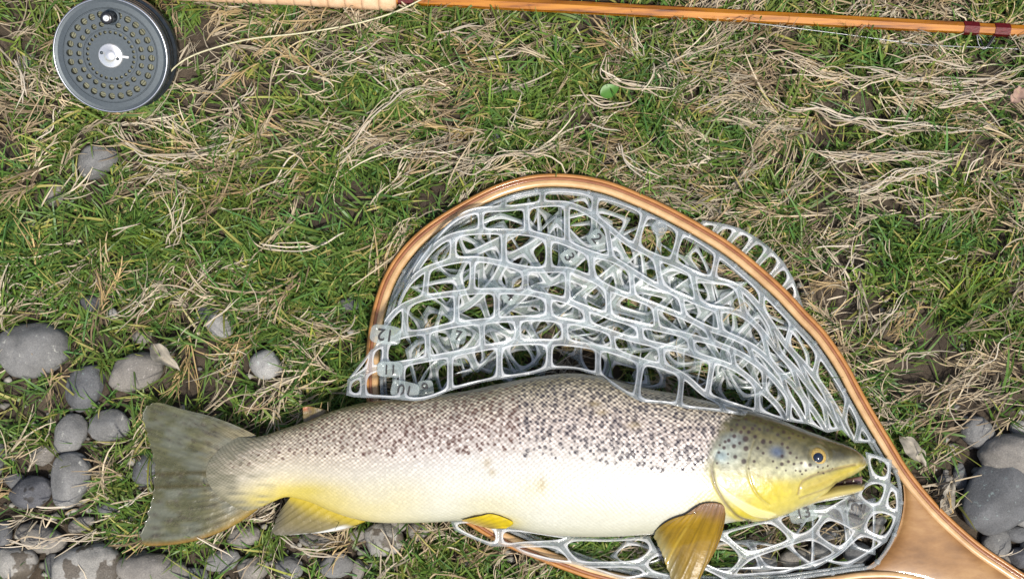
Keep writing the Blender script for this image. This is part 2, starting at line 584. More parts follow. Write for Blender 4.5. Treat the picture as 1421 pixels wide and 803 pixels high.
# ------------------------------------------------------------------ fish body paint and relief
def paint_fish():
    Wp = FW
    pp = PX(Wp)
    X, Y = pp[..., 0], pp[..., 1]
    # arc-length coordinates for the scale rows
    ds = np.linalg.norm(np.diff(Wp, axis=0), axis=2)
    U = np.r_[np.zeros((1, Wp.shape[1])), np.cumsum(ds, 0)] / PXM
    U = np.repeat(U[:, NT // 2][:, None], Wp.shape[1], 1)
    dv = np.linalg.norm(np.diff(Wp, axis=1), axis=2)
    Vv = np.c_[np.zeros((Wp.shape[0], 1)), np.cumsum(dv, 1)] / PXM
    mid = Vv[:, NT // 2][:, None]
    Vv = Vv - mid                                   # 0 along the lateral line
    rel = np.clip((Y - D_[:, None]) / (V_ - D_)[:, None], 0, 1)
    # scale lattice
    sz = np.interp(X, [330, 480, 700, 1000], [.72, .9, 1.0, 1.05])
    pu, pv = 7.2, 6.2
    a = U / pu + .25 * np.sin(Vv / 40); bq = Vv / (pv * sz)
    def near(a, bq):
        best = np.full(a.shape, 9.0)
        for oa, ob in ((0, 0), (.5, .5)):
            fa = a - oa - np.round(a - oa); fb = bq - ob - np.round(bq - ob)
            best = np.minimum(best, (fa / .5) ** 2 + (fb / .5) ** 2)
        return np.sqrt(best)
    a = a + (N1.fbm(X / 11, Y / 11) - .5) * .55 + (N2(X / 60, Y / 60) - .5) * 1.6
    bq = bq + (N3.fbm(X / 11, Y / 11) - .5) * .55 + (N1(X / 70, Y / 70) - .5) * 1.6
    dsc = near(a, bq)
    ha = np.round(a * 2).astype(int); hb = np.round(bq * 2).astype(int)
    hsh = N2.g[(ha // 1) % 256, (hb // 1) % 256]
    ia = np.round(a).astype(int); ib = np.round(bq).astype(int)
    alt = ((a - ia) ** 2 + (bq - ib) ** 2) > ((a - .5 - np.round(a - .5)) ** 2 + (bq - .5 - np.round(bq - .5)) ** 2)
    hsh = np.where(alt, N3.g[np.round(a - .5).astype(int) % 256, np.round(bq - .5).astype(int) % 256], N2.g[ia % 256, ib % 256])
    S = 1 - sstep(.35, .95, dsc)                     # 1 on a scale, 0 in the gaps
    # ---- body colour by girth
    rs = [0, .06, .16, .30, .44, .56, .70, 1.0]
    cs = np.array([(.050, .036, .009), (.095, .066, .022), (.20, .145, .07), (.34, .28, .20), (.47, .44, .39), (.53, .525, .48), (.51, .51, .445), (.42, .42, .335)])
    wob = (N2.fbm(X / 45, Y / 45) - .5) * .10
    r2 = np.clip(rel + wob, 0, 1)
    base = np.stack([np.interp(r2, rs, cs[:, k]) for k in range(3)], -1)
    tail = 1 - sstep(400, 640, X)
    tailc = np.stack([np.interp(r2, [0, .12, .4, .6, .8, 1], c) for c in ((.08, .18, .34, .47, .52, .48), (.06, .135, .27, .42, .45, .38), (.018, .05, .14, .30, .24, .08))], -1)
    base = base * (1 - tail[..., None]) + tailc * tail[..., None]
    # yellow along the tail wrist, faint washes on the belly
    def wash(cx, cy, rx, ry, col, amt):
        g_ = np.exp(-(((X - cx) / rx) ** 2 + ((Y - cy) / ry) ** 2))[..., None] * amt
        return base * (1 - g_) + np.array(col) * g_
    yel = (.44, .35, .012)
    for (cx, cy, rx, ry, am) in ((420, 680, 50, 11, .85), (365, 694, 32, 13, .7), (465, 694, 34, 12, .4), (520, 706, 34, 10, .2), (690, 725, 28, 10, .9), (745, 675, 22, 14, .3), (680, 700, 50, 18, .3), (560, 690, 40, 26, .25), (840, 690, 60, 25, .16), (985, 665, 16, 22, .55), (975, 690, 22, 14, .6)):
        base = wash(cx, cy, rx, ry, yel, am)
    # gaps and bright scales
    gapamt = np.interp(r2, [0, .05, .3, .45, .58, 1], [.80, .90, .80, .62, .32, .12]) * (1 - .25 * tail)
    gapc = np.stack([np.interp(r2, [0, .2, .5, 1], c) for c in ((.030, .095, .24, .42), (.024, .060, .18, .38), (.010, .05, .14, .26))], -1)
    bright = (1 - .35 * tail[..., None]) * np.interp(r2, [0, .08, .2, .45, .6, 1], [.55, .80, .85, .75, .35, 0])[..., None]
    bcol = np.stack([np.interp(r2, [0, .12, .3, 1], c) for c in ((.40, .60, .66, .60), (.335, .53, .605, .565), (.20, .42, .56, .54))], -1)
    lig = base * (1 - bright) + bcol * bright
    pink = np.exp(-((r2 - .3) / .16) ** 2)[..., None] * (X[..., None] > 500) * .25
    lig = lig * (1 - pink) + lig * np.array((1.0, .86, .86)) * pink
    lig = lig * (1 + (hsh - .45)[..., None] * np.interp(r2, [0, .4, .6, 1], [.6, .5, .2, .08])[..., None])
    col = lig * S[..., None] + (base * (1 - gapamt)[..., None] + gapc * gapamt[..., None]) * (1 - S)[..., None]
    # ---- dark spots sitting in the gaps between scales
    r = np.random.default_rng(11)
    cand = []
    while len(cand) < 900:
        x = r.uniform(350, 1020); k = r.random()
        lim = np.interp(x, [350, 560, 760, 1000], [.42, .42, .47, .54])
        rr = k ** 1.05 * lim * r.uniform(.8, 1.12)
        if r.random() > np.interp(x, [350, 650, 1000], [.62, .72, 1.0]): continue
        yy = np.interp(x, xs, D_ + (V_ - D_) * rr)
        if any(abs(x - q[0]) < 6.0 and abs(yy - q[3]) < 4.0 for q in cand): continue
        cand.append((x, rr, (2.0 + 2.7 * r.random() ** 1.5) * np.interp(x, [400, 600], [.75, 1]), yy))
    dark = np.zeros(X.shape)
    for x, rr, R, _y in cand:
        i = int(np.interp(x, xs, np.arange(NXF)))
        j = int(np.abs(rel[i, :NT] - rr).argmin())
        i0, i1 = max(0, i - 12), min(NXF, i + 13); j0, j1 = max(0, j - 22), min(NT, j + 23)
        dd = np.hypot(U[i0:i1, j0:j1] - U[i, j], Vv[i0:i1, j0:j1] - Vv[i, j])
        q = 1 - sstep(R * .55, R, dd)
        dark[i0:i1, j0:j1] = np.maximum(dark[i0:i1, j0:j1], q)
    dk = (dark * np.clip(1.15 - .52 * S, 0, 1))[..., None]
    sc_ = np.where((X > 720)[..., None], np.array((.020, .014, .020)), np.array((.085, .035, .018)))
    col = col * (1 - dk) + sc_ * dk
    # a few soft brown blotches
    for (cx, cy, rx, ry) in ((676, 642, 6, 7), (683, 655, 5, 5), (752, 672, 5, 10), (835, 572, 9, 4), (880, 590, 10, 5), (825, 560, 8, 4)):
        g_ = np.exp(-(((X - cx) / rx) ** 2 + ((Y - cy) / ry) ** 2))[..., None] * .55
        col = col * (1 - g_) + np.array((.26, .19, .07)) * g_
    disp = S * (.0003 + .0004 * hsh * (1 - sstep(.45, .65, r2))) * np.interp(r2, [0, .1, .6, 1], [.6, 1, .8, .35])
    # ---------------- head
    edge = curve([(1030, 560), (1020, 572), (1000, 595), (987, 622), (982, 648), (985, 678), (996, 702), (1014, 718), (1030, 728)], 60)
    ex = np.interp(Y, edge[:, 1], edge[:, 0])
    hm = sstep(-11, 9, X - ex + 14 * (N3.fbm(X / 7, Y / 7) - .5))
    h3 = hm[..., None]
    hs = X > 960
    Xh, Yh = X, Y
    hy = np.clip((Y - D_[:, None]) / (V_ - D_)[:, None], 0, 1)
    hc = np.stack([np.interp(hy, [0, .10, .22, .38, .55, .68, 1], c) for c in
                   ((.036, .064, .13, .25, .36, .44, .46), (.030, .054, .11, .24, .34, .37, .41), (.010, .015, .040, .16, .19, .07, .14))], -1)
    def put(cx, cy, rx, ry, col_, amt, rot=0):
        nonlocal hc
        c, s = math.cos(rot), math.sin(rot)
        dx, dy = X - cx, Y - cy
        g_ = np.exp(-(((dx * c + dy * s) / rx) ** 2 + ((-dx * s + dy * c) / ry) ** 2) ** 1.3)[..., None] * amt
        hc = hc * (1 - g_) + np.array(col_) * g_
    put(1010, 630, 22, 20, (.38, .42, .36), .7)          # silvery gill cover
    put(1018, 610, 18, 10, (.26, .31, .33), .5)
    put(1000, 633, 10, 9, (.22, .33, .40), .5)
    put(1068, 682, 34, 20, (.48, .385, .008), .95)         # yellow cheek
    put(1015, 690, 18, 22, (.47, .42, .15), .8, .6)
    put(1040, 708, 30, 12, (.48, .39, .014), .9)
    put(1085, 652, 32, 12, (.50, .49, .30), .7)
    put(1120, 646, 26, 6, (.56, .55, .42), .75, -.12)    # pale streak under the eye
    put(1165, 628, 26, 13, (.055, .045, .018), .95)       # dark snout
    put(1195, 638, 8, 8, (.20, .15, .06), .8)
    put(1110, 612, 24, 9, (.12, .10, .032), .8, .35)
    put(1121, 624, 15, 16, (.12, .105, .05), .75)        # around the eye
    put(1170, 653, 26, 6, (.44, .35, .05), .9, -.35)     # upper lip
    put(1135, 668, 24, 7, (.42, .33, .07), .85, -.4)
    put(1178, 640, 18, 4, (.34, .30, .16), .7, -.2)
    put(1078, 627, 12, 8.5, (.05, .075, .135), .85, .25)   # blue patch
    put(998, 668, 6, 26, (.72, .66, .38), .7, -.25)
    hd = [(298, 277, 15), (235, 262, 10), (233, 317, 11), (300, 330, 13), (288, 400, 13), (240, 375, 10), (178, 325, 9), (265, 300, 8), (315, 240, 9), (272, 240, 9), (350, 265, 9), (395, 292, 12), (365, 328, 8), (345, 400, 8), (395, 355, 7), (435, 295, 8), (498, 415, 10), (535, 402, 8), (500, 372, 8), (545, 355, 8), (580, 380, 6), (605, 410, 7), (565, 415, 7), (648, 420, 9), (205, 285, 9), (290, 215, 10), (335, 220, 9), (375, 225, 8), (200, 360, 6), (540, 272, 8), (475, 255, 8), (510, 240, 9), (500, 305, 8), (530, 325, 8), (350, 205, 7), (420, 230, 8), (445, 215, 7), (250, 200, 8), (220, 225, 8), (185, 292, 8), (150, 350, 7), (140, 410, 6), (300, 170, 8), (340, 165, 7), (380, 180, 7), (260, 175, 7), (470, 435, 6), (520, 450, 5), (600, 455, 6), (630, 450, 6), (575, 450, 5), (690, 430, 6), (720, 435, 5), (750, 425, 6), (450, 400, 6), (610, 470, 5), (560, 250, 7), (590, 262, 6), (620, 270, 7), (155, 310, 6), (315, 440, 5), (200, 410, 5), (410, 195, 6), (480, 215, 6), (780, 440, 5), (700, 460, 5), (730, 465, 5)]
    for zx, zy, R in hd:
        cx, cy, R = 960 + zx / 4.013, 540 + zy / 4.013, R / 4.013 * 1.2
        q = (1 - sstep(R * .6, R * 1.25, np.hypot(X - cx, (Y - cy) * 1.0)))[..., None] * .9
        hc = hc * (1 - q) + np.array((.045, .022, .016)) * q
    mott = (N1.fbm(X / 5, Y / 5, 3) - .5)[..., None]
    hc = hc * (.92 + (.95 - .6 * sstep(.5, .7, hy)[..., None]) * mott)
    gill = curve([(1006, 604), (994, 628), (988, 648), (992, 670), (1000, 687), (1010, 702), (1025, 717), (1040, 722)], 40)
    preop = curve([(1046, 612), (1040, 630), (1037, 647), (1042, 670), (1052, 687), (1067, 699)], 30)
    maxil = curve([(1107, 684), (1109, 674), (1116, 665), (1134, 657), (1159, 650), (1186, 644)], 30)
    maxi2 = curve([(1110, 690), (1130, 683), (1148, 676), (1160, 668)], 20)
    dg = polydist(X, Y, gill); dp = polydist(X, Y, preop); dm = polydist(X, Y, maxil); dm2 = polydist(X, Y, maxi2)
    gl = np.exp(-(dg / 1.9) ** 2)[..., None] * sstep(625, 660, Y)[..., None]
    hc = hc * (1 - .75 * gl) + np.array((.09, .06, .05)) * .75 * gl
    pl = np.exp(-(dp / 1.3) ** 2)[..., None]
    hc = hc * (1 - .35 * pl) + np.array((.22, .18, .05)) * .35 * pl
    ml = np.exp(-(dm / 1.5) ** 2)[..., None] + .7 * np.exp(-(dm2 / 1.6) ** 2)[..., None]
    ml = np.clip(ml, 0, 1)
    hc = hc * (1 - .6 * ml) + np.array((.16, .10, .06)) * .6 * ml
    # gill rays under the cover
    ray = np.zeros(X.shape)
    rays = []
    for k in range(5):
        k1 = k / 4
        rays.append(curve([(992 + 5 * k1, 668 + 10 * k1), (1012 + 6 * k1, 684 + 12 * k1), (1045 - 2 * k1, 703 + 9 * k1), (1075 - 8 * k1, 712 + 4 * k1)], 16))
    for rr in rays:
        ray = np.maximum(ray, np.exp(-(polydist(X, Y, rr) / 1.7) ** 2))
    inside = (dg > 1.5) & (X < 1090)
    ray *= inside
    hc = hc * (1 - .45 * ray[..., None]) + np.array((.80, .76, .48)) * .45 * ray[..., None]
    col = col * (1 - h3) + hc * h3
    dh = -.0013 * np.exp(-(dg / 2.2) ** 2) * sstep(612, 640, Y) - .0006 * np.exp(-(dp / 1.8) ** 2) - .0008 * np.exp(-(dm / 1.8) ** 2) - .0006 * np.exp(-(dm2 / 1.8) ** 2)
    dh += .0009 * sstep(0, 24, X - ex) + .0005 * ray + .0004 * (N3.fbm(X / 7, Y / 7) - .5)
    ed = np.hypot(X - 1131, Y - 633)
    dh += .0016 * np.exp(-((ed - 14.5) / 5) ** 2) - .001 * np.exp(-(ed / 8) ** 2)
    dh += .0012 * np.exp(-(((X - 1145) * .5) ** 2 / 400 + ((Y - 664 + (X - 1145) * .35) / 6) ** 2))
    disp = disp * (1 - hm) + dh * hm
    disp[:, NT:] = 0
    tb = (1 - sstep(0, 75, np.repeat((xs - 330)[:, None], X.shape[1], 1) + 40 * (N1(X / 14, Y / 4) - .5)))[..., None]
    col = col * (1 - tb) + (np.array((.105, .10, .055)) * (1 - .45 * S[..., None]) + np.array((.30, .27, .19)) * .45 * S[..., None]) * tb
    rnd = 1 + .10 * (rng.random(X.shape)[..., None] - .5)
    return np.clip(col * rnd, 0, .92), disp


fcol, fdisp = paint_fish()
fn = np.cross(np.gradient(FW, axis=0), np.gradient(FW, axis=1))
fn /= np.linalg.norm(fn, axis=2)[..., None] + 1e-12
if fn[NXF // 2, NT // 2, 2] < 0: fn = -fn
FWd = FW + fn * fdisp[..., None] * sstep(0, 12, np.arange(NXF))[:, None, None]
# lower jaw, joined to the same skin
jx = np.linspace(1090, 1199, 70)
jD = np.interp(jx, [1090, 1130, 1157, 1180, 1203], [690, 680, 673, 671, 671])
jV = np.interp(jx, [1090, 1110, 1130, 1160, 1182, 1197, 1203], [711, 704, 697, 690, 685, 680, 674])
jH = np.interp(jx, [1090, 1130, 1170, 1193, 1199], [.017, .015, .012, .008, .0015])
jW, jF, _ = loft(jx, jD, jV, jH, np.interp(jx, [1090, 1203], [.044, .036]), 26, 12)
jp = PX(jW)
jr = np.clip((jp[..., 1] - jD[:, None]) / (jV - jD)[:, None], 0, 1)
jc = np.stack([np.interp(jr, [0, .25, .6, 1], c) for c in ((.20, .30, .36, .42), (.14, .235, .29, .37), (.11, .07, .07, .20))], -1)
nb_ = FWd.shape[0] * FWd.shape[1]
bv = np.vstack([FWd.reshape(-1, 3), jW.reshape(-1, 3)])
bc = np.vstack([fcol.reshape(-1, 3), jc.reshape(-1, 3)])
capA = NT + NB
bfaces = np.vstack([FF, jF + nb_])
fish = thing("brown_trout", "large spotted brown trout with white and yellow belly lying on its side in the net", "fish")
body = mk("body", bv, bfaces, M["skin"], fish, bc)

# eye
_all = FWd[:, :NT].reshape(-1, 3); _allp = PX(_all)
def on_fish(px, py):
    return _all[np.hypot(_allp[:, 0] - px, _allp[:, 1] - py).argmin()].copy()
ec = on_fish(1133.5, 633.5)
er = .0076
prof = [(er * math.sin(a), er * .62 * math.cos(a)) for a in np.linspace(0.02, math.pi * .62, 14)]
v, f = lathe_geo(prof, 32)
ev = bpy.data.objects  # noqa
tiltv = np.array([0.02, 0.06, 1.0])
eye = mk("eye", v + ec + np.array([0, 0, -.0016]), f, M["iris"], fish)
prof = [(er * .70 * math.sin(a), er * .70 * math.cos(a) + .0003) for a in np.linspace(0.02, math.pi * .5, 12)]
v, f = lathe_geo(prof, 32)
mk("pupil", v * np.array([1.02, .98, 1]) + ec + np.array([.0004, -.0002, -.0015]), f, M["pupil"], eye)
# mouth lining, tongue, teeth
mv = []
tx = np.linspace(1150, 1196, 16)
tD = np.interp(tx, [1150, 1196], [666, 660]); tV = np.interp(tx, [1150, 1196], [674, 670])
tW, tF, _ = loft(tx, tD, tV, np.interp(tx, [1150, 1185, 1196], [.006, .005, .001]), np.full(16, .030), 10, 6)
mk("tongue", tW.reshape(-1, 3), tF, M["mouth"], fish)
for (tx0, ty0, ln) in ((1169, 660, 6), (1175, 658, 5), (1181, 656, 4), (1187, 653, 4), (1172, 670, -3), (1184, 668, -3)):
    p0 = P(tx0, ty0, .037); p1 = P(tx0 + .5, ty0 + ln, .036)
    v, f = tube_geo(np.linspace(p0, p1, 4), [.0008, .0006, .0004, .0001], 6)
    mk("tooth", v, f, M["tooth"], fish)


def fin(name, base, tip, z0, z1, nrays, paint, matk, bulge=(0, 0, 0, 0), ridge=.0006, na=90, nb=60, thick=.0007, ragged=2.0, wave=.0, drape=False):
    """fin sheet between a base line and a tip line (photograph traced) with raised rays and a little thickness"""
    B = curve(base, na); T = curve(tip, na)
    a = np.linspace(0, 1, na)[:, None]; bb = np.linspace(0, 1, nb)[None]
    rg = ragged * (N3(np.arange(na) * .55, np.zeros(na)) - .5) + ragged * .6 * np.abs(np.sin(np.arange(na) / na * nrays * np.pi))
    dirv = T - B; dirv /= np.linalg.norm(dirv, axis=1)[:, None] + 1e-9
    T = T + dirv * rg[:, None]
    G = B[:, None] * (1 - bb[..., None]) + T[:, None] * bb[..., None]
    hump = 4 * bb * (1 - bb)
    G[..., 0] += hump * ((1 - a) * bulge[0] + a * bulge[2])
    G[..., 1] += hump * ((1 - a) * bulge[1] + a * bulge[3])
    rr = np.abs(np.sin(a * nrays * np.pi)) ** .6
    z = z0 + (z1 - z0) * bb + 0 * a
    z = z + ridge * (1 - rr) * (1 - .4 * bb) + wave * np.sin(a * 9 + bb * 2) * bb
    z = z + .0010 * (N2.fbm(G[..., 0] / 22, G[..., 1] / 22) - .5)
    if drape:            # lie on the flank where the fin overlaps it
        zmin = fish_z(G[..., 0], G[..., 1]) + .0030
        z = np.maximum(z, zmin)
        for k_ in range(160):
            q_ = np.pad(z, 1, mode='edge')
            z = .4 * z + .2 * (q_[1:-1, 2:] + q_[1:-1, :-2]) + .1 * (q_[2:, 1:-1] + q_[:-2, 1:-1])
            if k_ < 150: z = np.maximum(z, zmin)
        z = z + ridge * (1 - rr) * .7
    W_ = P(G[..., 0], G[..., 1], z)
    c = paint(G[..., 0], G[..., 1], a + 0 * bb, bb + 0 * a, rr + 0 * bb)
    top = W_.reshape(-1, 3); bot = top - np.array([0, 0, thick])
    fT = gridfaces(na, nb); n_ = na * nb
    fB = fT[:, ::-1] + n_
    idx = np.arange(n_).reshape(na, nb)
    ring = np.r_[idx[0, :], idx[1:, -1], idx[-1, -2::-1], idx[-2:0:-1, 0]]
    r2 = np.roll(ring, -1)
    fS = np.stack([ring, r2, r2 + n_, ring + n_], -1)
    return mk(name, np.vstack([top, bot]), np.vstack([fT, fB, fS]), M[matk], fish, np.vstack([c.reshape(-1, 3)] * 2))


def mixc(a, b, t):
    return np.asarray(a) * (1 - t[..., None]) + np.asarray(b) * t[..., None]


def p_tail(X, Y, a, b, rr):
    c = mixc((.25, .215, .12), (.105, .105, .048), sstep(0, .55, b))
    c = c * (.5 + 1.0 * N1.fbm(a * 50, b * 2.5, 2))[..., None]
    fa, fb = X / 5.2, Y / 3.6
    dd = np.minimum((fa - np.round(fa)) ** 2 + (fb - np.round(fb)) ** 2, (fa - .5 - np.round(fa - .5)) ** 2 + (fb - .5 - np.round(fb - .5)) ** 2)
    c = mixc(c, (.44, .39, .28), (1 - sstep(.01, .07, dd)) * (1 - sstep(.05, .42, b + .2 * (N2(X / 9, Y / 5) - .5))) * .8)
    c = mixc(c, (.185, .20, .165), sstep(.1, .4, N2.fbm(X / 30, Y / 14) - .3) * .6)
    c = mixc(c, (.075, .072, .045), (1 - rr) * .35 * sstep(.1, .5, b))
    for cy, wd in ((656, 3.0), (674, 2.5)):
        q = np.exp(-((Y - cy - (X - 260) * -.04) / wd) ** 2) * sstep(.1, .3, b)
        c = mixc(c, (.07, .055, .012), q * .75)
    c = mixc(c, (.28, .16, .02), sstep(.955, .995, a) * .9)
    c = mixc(c, (.36, .24, .03), sstep(.86, 1, a) * (1 - sstep(.0, .6, b)) * .8)
    r = np.random.default_rng(5)
    for k in range(120):
        aa = r.choice([r.uniform(.55, .98), r.uniform(0.02, .35)]); bb = r.uniform(.15, .95)
        q = np.exp(-(((a - aa) / .010) ** 2 + ((b - bb) / .030) ** 2))
        c = mixc(c, (.06, .045, .03), q * .5)
    return np.clip(c, 0, 1)


fin("tail_fin", [(356, 604), (330, 628), (310, 655), (326, 684), (358, 706)],
    [(252, 568), (222, 559), (203, 565), (199, 580), (207, 608), (213, 634), (216, 656), (213, 690), (204, 720), (196, 744), (203, 757)],
    .0265, .0235, 17, p_tail, "fin", (0, -5, 6, 14), .00035, 150, 90, .0009, 3.0, .0012)


def p_anal(X, Y, a, b, rr):
    c = mixc((.46, .35, .02), (.21, .17, .06), sstep(.05, .45, b))
    c = mixc(c, (.12, .11, .085), sstep(.45, 1, b) * .85)
    c = mixc(c, (.10, .08, .015), (1 - rr) * .35 * sstep(.05, .4, b))
    c = mixc(c, (.66, .66, .63), np.maximum(sstep(.86, .93, a) * sstep(.2, .45, b), sstep(.5, .8, a) * sstep(.9, 1, b) * .7))
    return c


fin("anal_fin", [(404, 688), (440, 698), (475, 712), (508, 723)], [(388, 709), (383, 724), (382, 741), (440, 739)],
    .030, .020, 9, p_anal, "fin_solid", (0, 0, 0, 3), .0006, 90, 60, .0009, 2.0)


def p_pec(X, Y, a, b, rr):
    c = mixc((.22, .12, .06), (.30, .18, .010), sstep(.08, .25, b))
    c = mixc(c, (.22, .14, .010), sstep(.4, .8, b) * .7)
    c = mixc(c, (.26, .25, .13), sstep(.70, 1.0, b) * (1 - sstep(.25, .8, a)) * .8)
    c = mixc(c, (.20, .11, .015), sstep(.75, .98, a) * .7)
    c = mixc(c, (.17, .10, .008), (1 - rr) * .45)
    q = np.exp(-((a - .33) / .02) ** 2) * sstep(.25, .5, b)
    c = mixc(c, (.46, .32, .04), q * .7)
    return c * (.7 + .6 * N2(a * 40, b * 4))[..., None]


fin("pectoral_fin", [(966, 712), (968, 702), (985, 697), (1003, 700), (1007, 712)],
    [(909, 737), (910, 748), (919, 766), (929, 795), (942, 820), (960, 822), (976, 790)],
    .060, .041, 12, p_pec, "fin_solid", (-6, -4, 6, 2), .0010, 80, 60, .0022, 2.0, .001, True)


def p_pel(X, Y, a, b, rr):
    c = mixc((.66, .50, .015), (.34, .24, .07), sstep(.35, 1, b))
    return mixc(c, (.2, .13, .02), (1 - rr) * .3)


fin("pelvic_fin", [(664, 716), (684, 713), (712, 724), (702, 733)], [(640, 721), (648, 724), (664, 729), (682, 733)], .034, .028, 6, p_pel, "fin_solid", (0, 0, 0, 0), .0007, 40, 24, .0010, 1.0, 0., True)


def p_adi(X, Y, a, b, rr):
    c = mixc((.13, .09, .02), (.16, .12, .025), b)
    c = mixc(c, (.42, .10, .02), np.exp(-(((X - 424) / 6) ** 2 + ((Y - 566) / 4) ** 2)) * .9)
    r = np.random.default_rng(2)
    for k in range(9):
        q = np.exp(-(((X - r.uniform(422, 455)) / 2.2) ** 2 + ((Y - r.uniform(566, 582)) / 2.2) ** 2))
        c = mixc(c, (.07, .04, .02), q * .8)
    return c


fin("adipose_fin", [(421, 588), (435, 584), (448, 578), (460, 572)], [(420, 564), (430, 564), (446, 567), (455, 569)], .030, .031, 2, p_adi, "fin_solid", (0, 0, 0, 0), .0002, 40, 24, .002, .6)


def p_dor(X, Y, a, b, rr):
    c = mixc((.09, .065, .022), (.10, .08, .035), b)
    r = np.random.default_rng(4)
    for k in range(26):
        q = np.exp(-(((a - r.random()) / .03) ** 2 + ((b - r.random()) / .07) ** 2))
        c = mixc(c, (.04, .03, .02), q * .8)
    return mixc(c, (.05, .04, .02), (1 - rr) * .4)


fin("dorsal_fin", [(770, 524), (805, 523), (840, 528), (872, 538)], [(826, 517), (866, 529), (906, 543), (930, 553)], .058, .054, 9, p_dor, "fin_solid", (0, 0, 0, 0), .0007, 60, 30, .0010, 1.0)

# ------------------------------------------------------------------ landing net
net = thing("landing_net", "laminated wooden hand net with clear rubber bag wrapped around the trout", "net")
OUT = curve([(1600, 903), (1520, 857), (1421, 794), (1397, 778), (1363, 755), (1329, 726), (1295, 692), (1262, 651), (1235, 607), (1211, 567), (1192, 533), (1180, 510), (1163, 483), (1143, 456), (1119, 431), (1092, 402), (1058, 371), (1025, 344), (991, 321), (940, 292), (892, 269), (842, 250), (791, 241), (740, 242), (690, 255), (639, 281), (588, 314), (554, 348), (531, 385), (517, 426), (510, 466), (507, 500), (507, 540), (515, 590), (535, 635), (572, 680), (612, 708), (644, 725), (687, 751), (747, 777), (791, 794), (832, 807), (900, 821), (1000, 829), (1080, 827), (1150, 818), (1200, 811), (1250, 812), (1300, 826), (1360, 854), (1420, 890), (1490, 932), (1560, 972)], 520)
tg = np.gradient(OUT, axis=0); tg /= np.linalg.norm(tg, axis=1)[:, None]
INN = np.stack([tg[:, 1], -tg[:, 0]], -1)          # inward normal
# travel is up the right side and anticlockwise in the picture: check direction
if np.dot(INN[200], np.array([850, 520]) - OUT[200]) < 0: INN = -INN
ZH0, ZH1 = .006, .019


def strip(name, o0, o1, z0, z1, m, parent, rounded=(0, 0), sl=slice(None), taper=None):
    """lamination: swept bar between inward offsets o0..o1 (picture pixels)"""
    p = OUT[sl]; n = INN[sl]
    k = np.ones(len(p)) if taper is None else taper[sl]
    pts = []
    r0, r1 = rounded
    zt = [z0, z1 - r0, z1 - r0 * .3, z1, z1, z1 - r1 * .3, z1 - r1, z0]
    oo = [o0, o0, o0 + .12 * (o1 - o0), o0 + .3 * (o1 - o0), o1 - .3 * (o1 - o0), o1 - .12 * (o1 - o0), o1, o1]
    for o_, z_ in zip(oo, zt):
        q = p + n * (o_ * k)[:, None]
        pts.append(P(q[:, 0], q[:, 1], np.full(len(q), z_)))
    V = np.stack(pts, 1)
    f = gridfaces(len(p), 8, True).tolist()
    f.append(list(range(8))); f.append([(len(p) - 1) * 8 + i for i in range(8)][::-1])
    return mk(name, V.reshape(-1, 3), f, m, parent)


tp = np.ones(len(OUT))
arc = np.arange(len(OUT)) / len(OUT)
strip("outer_lamination", 0, 5.5, ZH0 + .0003, ZH1 - .0010, M["wood_out"], net, (.006, .0005))
strip("middle_lamination", 5.6, 9.5, ZH0, ZH1 - .0002, M["wood_mid"], net, (.0004, .0004))
strip("inner_lamination", 9.6, 19.5, ZH0 + .0003, ZH1, M["wood_in"], net, (.0004, .006))
# throat and handle
hi = P  # noqa
up = OUT[:70] + INN[:70] * 20
i_up = np.argmin(np.hypot(*(OUT - np.array([1240, 618])).T))
i_lo = np.argmin(np.hypot(*(OUT[300:] - np.array([1195, 812])).T)) + 300
up = OUT[:i_up] + INN[:i_up] * 15
lo = OUT[i_lo:][::-1] + INN[i_lo:][::-1] * 15
scoop = curve([(1231, 622), (1245, 645), (1253, 672), (1254, 700), (1246, 735), (1228, 765), (1205, 785), (1190, 796)], 40)
NSEG = 60
U_ = curve(np.vstack([up[::-1]]), NSEG); L_ = curve(np.vstack([lo[::-1]]), NSEG)
rows = []
NR = 40
# the throat's left edge follows the scoop
for i in range(NSEG):
    s = np.linspace(0, 1, NR)[:, None]
    line = U_[i] * (1 - s) + L_[i] * s
    rows.append(line)
G = np.array(rows)
sc_pts = np.stack([np.interp(np.linspace(0, 1, NR), np.linspace(0, 1, 40), scoop[:, k]) for k in range(2)], -1)
G0 = G[0].copy()
wgt = np.clip(1 - np.arange(NSEG) / 30.0, 0, 1) ** 1.6
for i in range(NSEG):
    G[i] = G[i] + (sc_pts - G0) * wgt[i] if i else sc_pts
e = np.linspace(-1, 1, NR)
zt = ZH1 - .0028 + .0016 * (1 - np.abs(e) ** 4)[None] + 0 * G[..., 0]
zt -= .004 * np.exp(-(np.arange(NSEG) / 2.0))[:, None]
zt += .0012 * sstep(0, 25, np.arange(NSEG))[:, None]
top = P(G[..., 0], G[..., 1], zt).reshape(-1, 3)
bot = P(G[..., 0], G[..., 1], np.full(G.shape[:2], ZH0 + .0008)).reshape(-1, 3)
fT = gridfaces(NSEG, NR); n_ = NSEG * NR
idx = np.arange(n_).reshape(NSEG, NR)
ring = np.r_[idx[0, :], idx[1:, -1], idx[-1, -2::-1], idx[-2:0:-1, 0]]; r2 = np.roll(ring, -1)
mk("throat", np.vstack([top, bot]), np.vstack([fT, fT[:, ::-1] + n_, np.stack([ring, r2, r2 + n_, ring + n_], -1)]), M["wood_throat"], net)


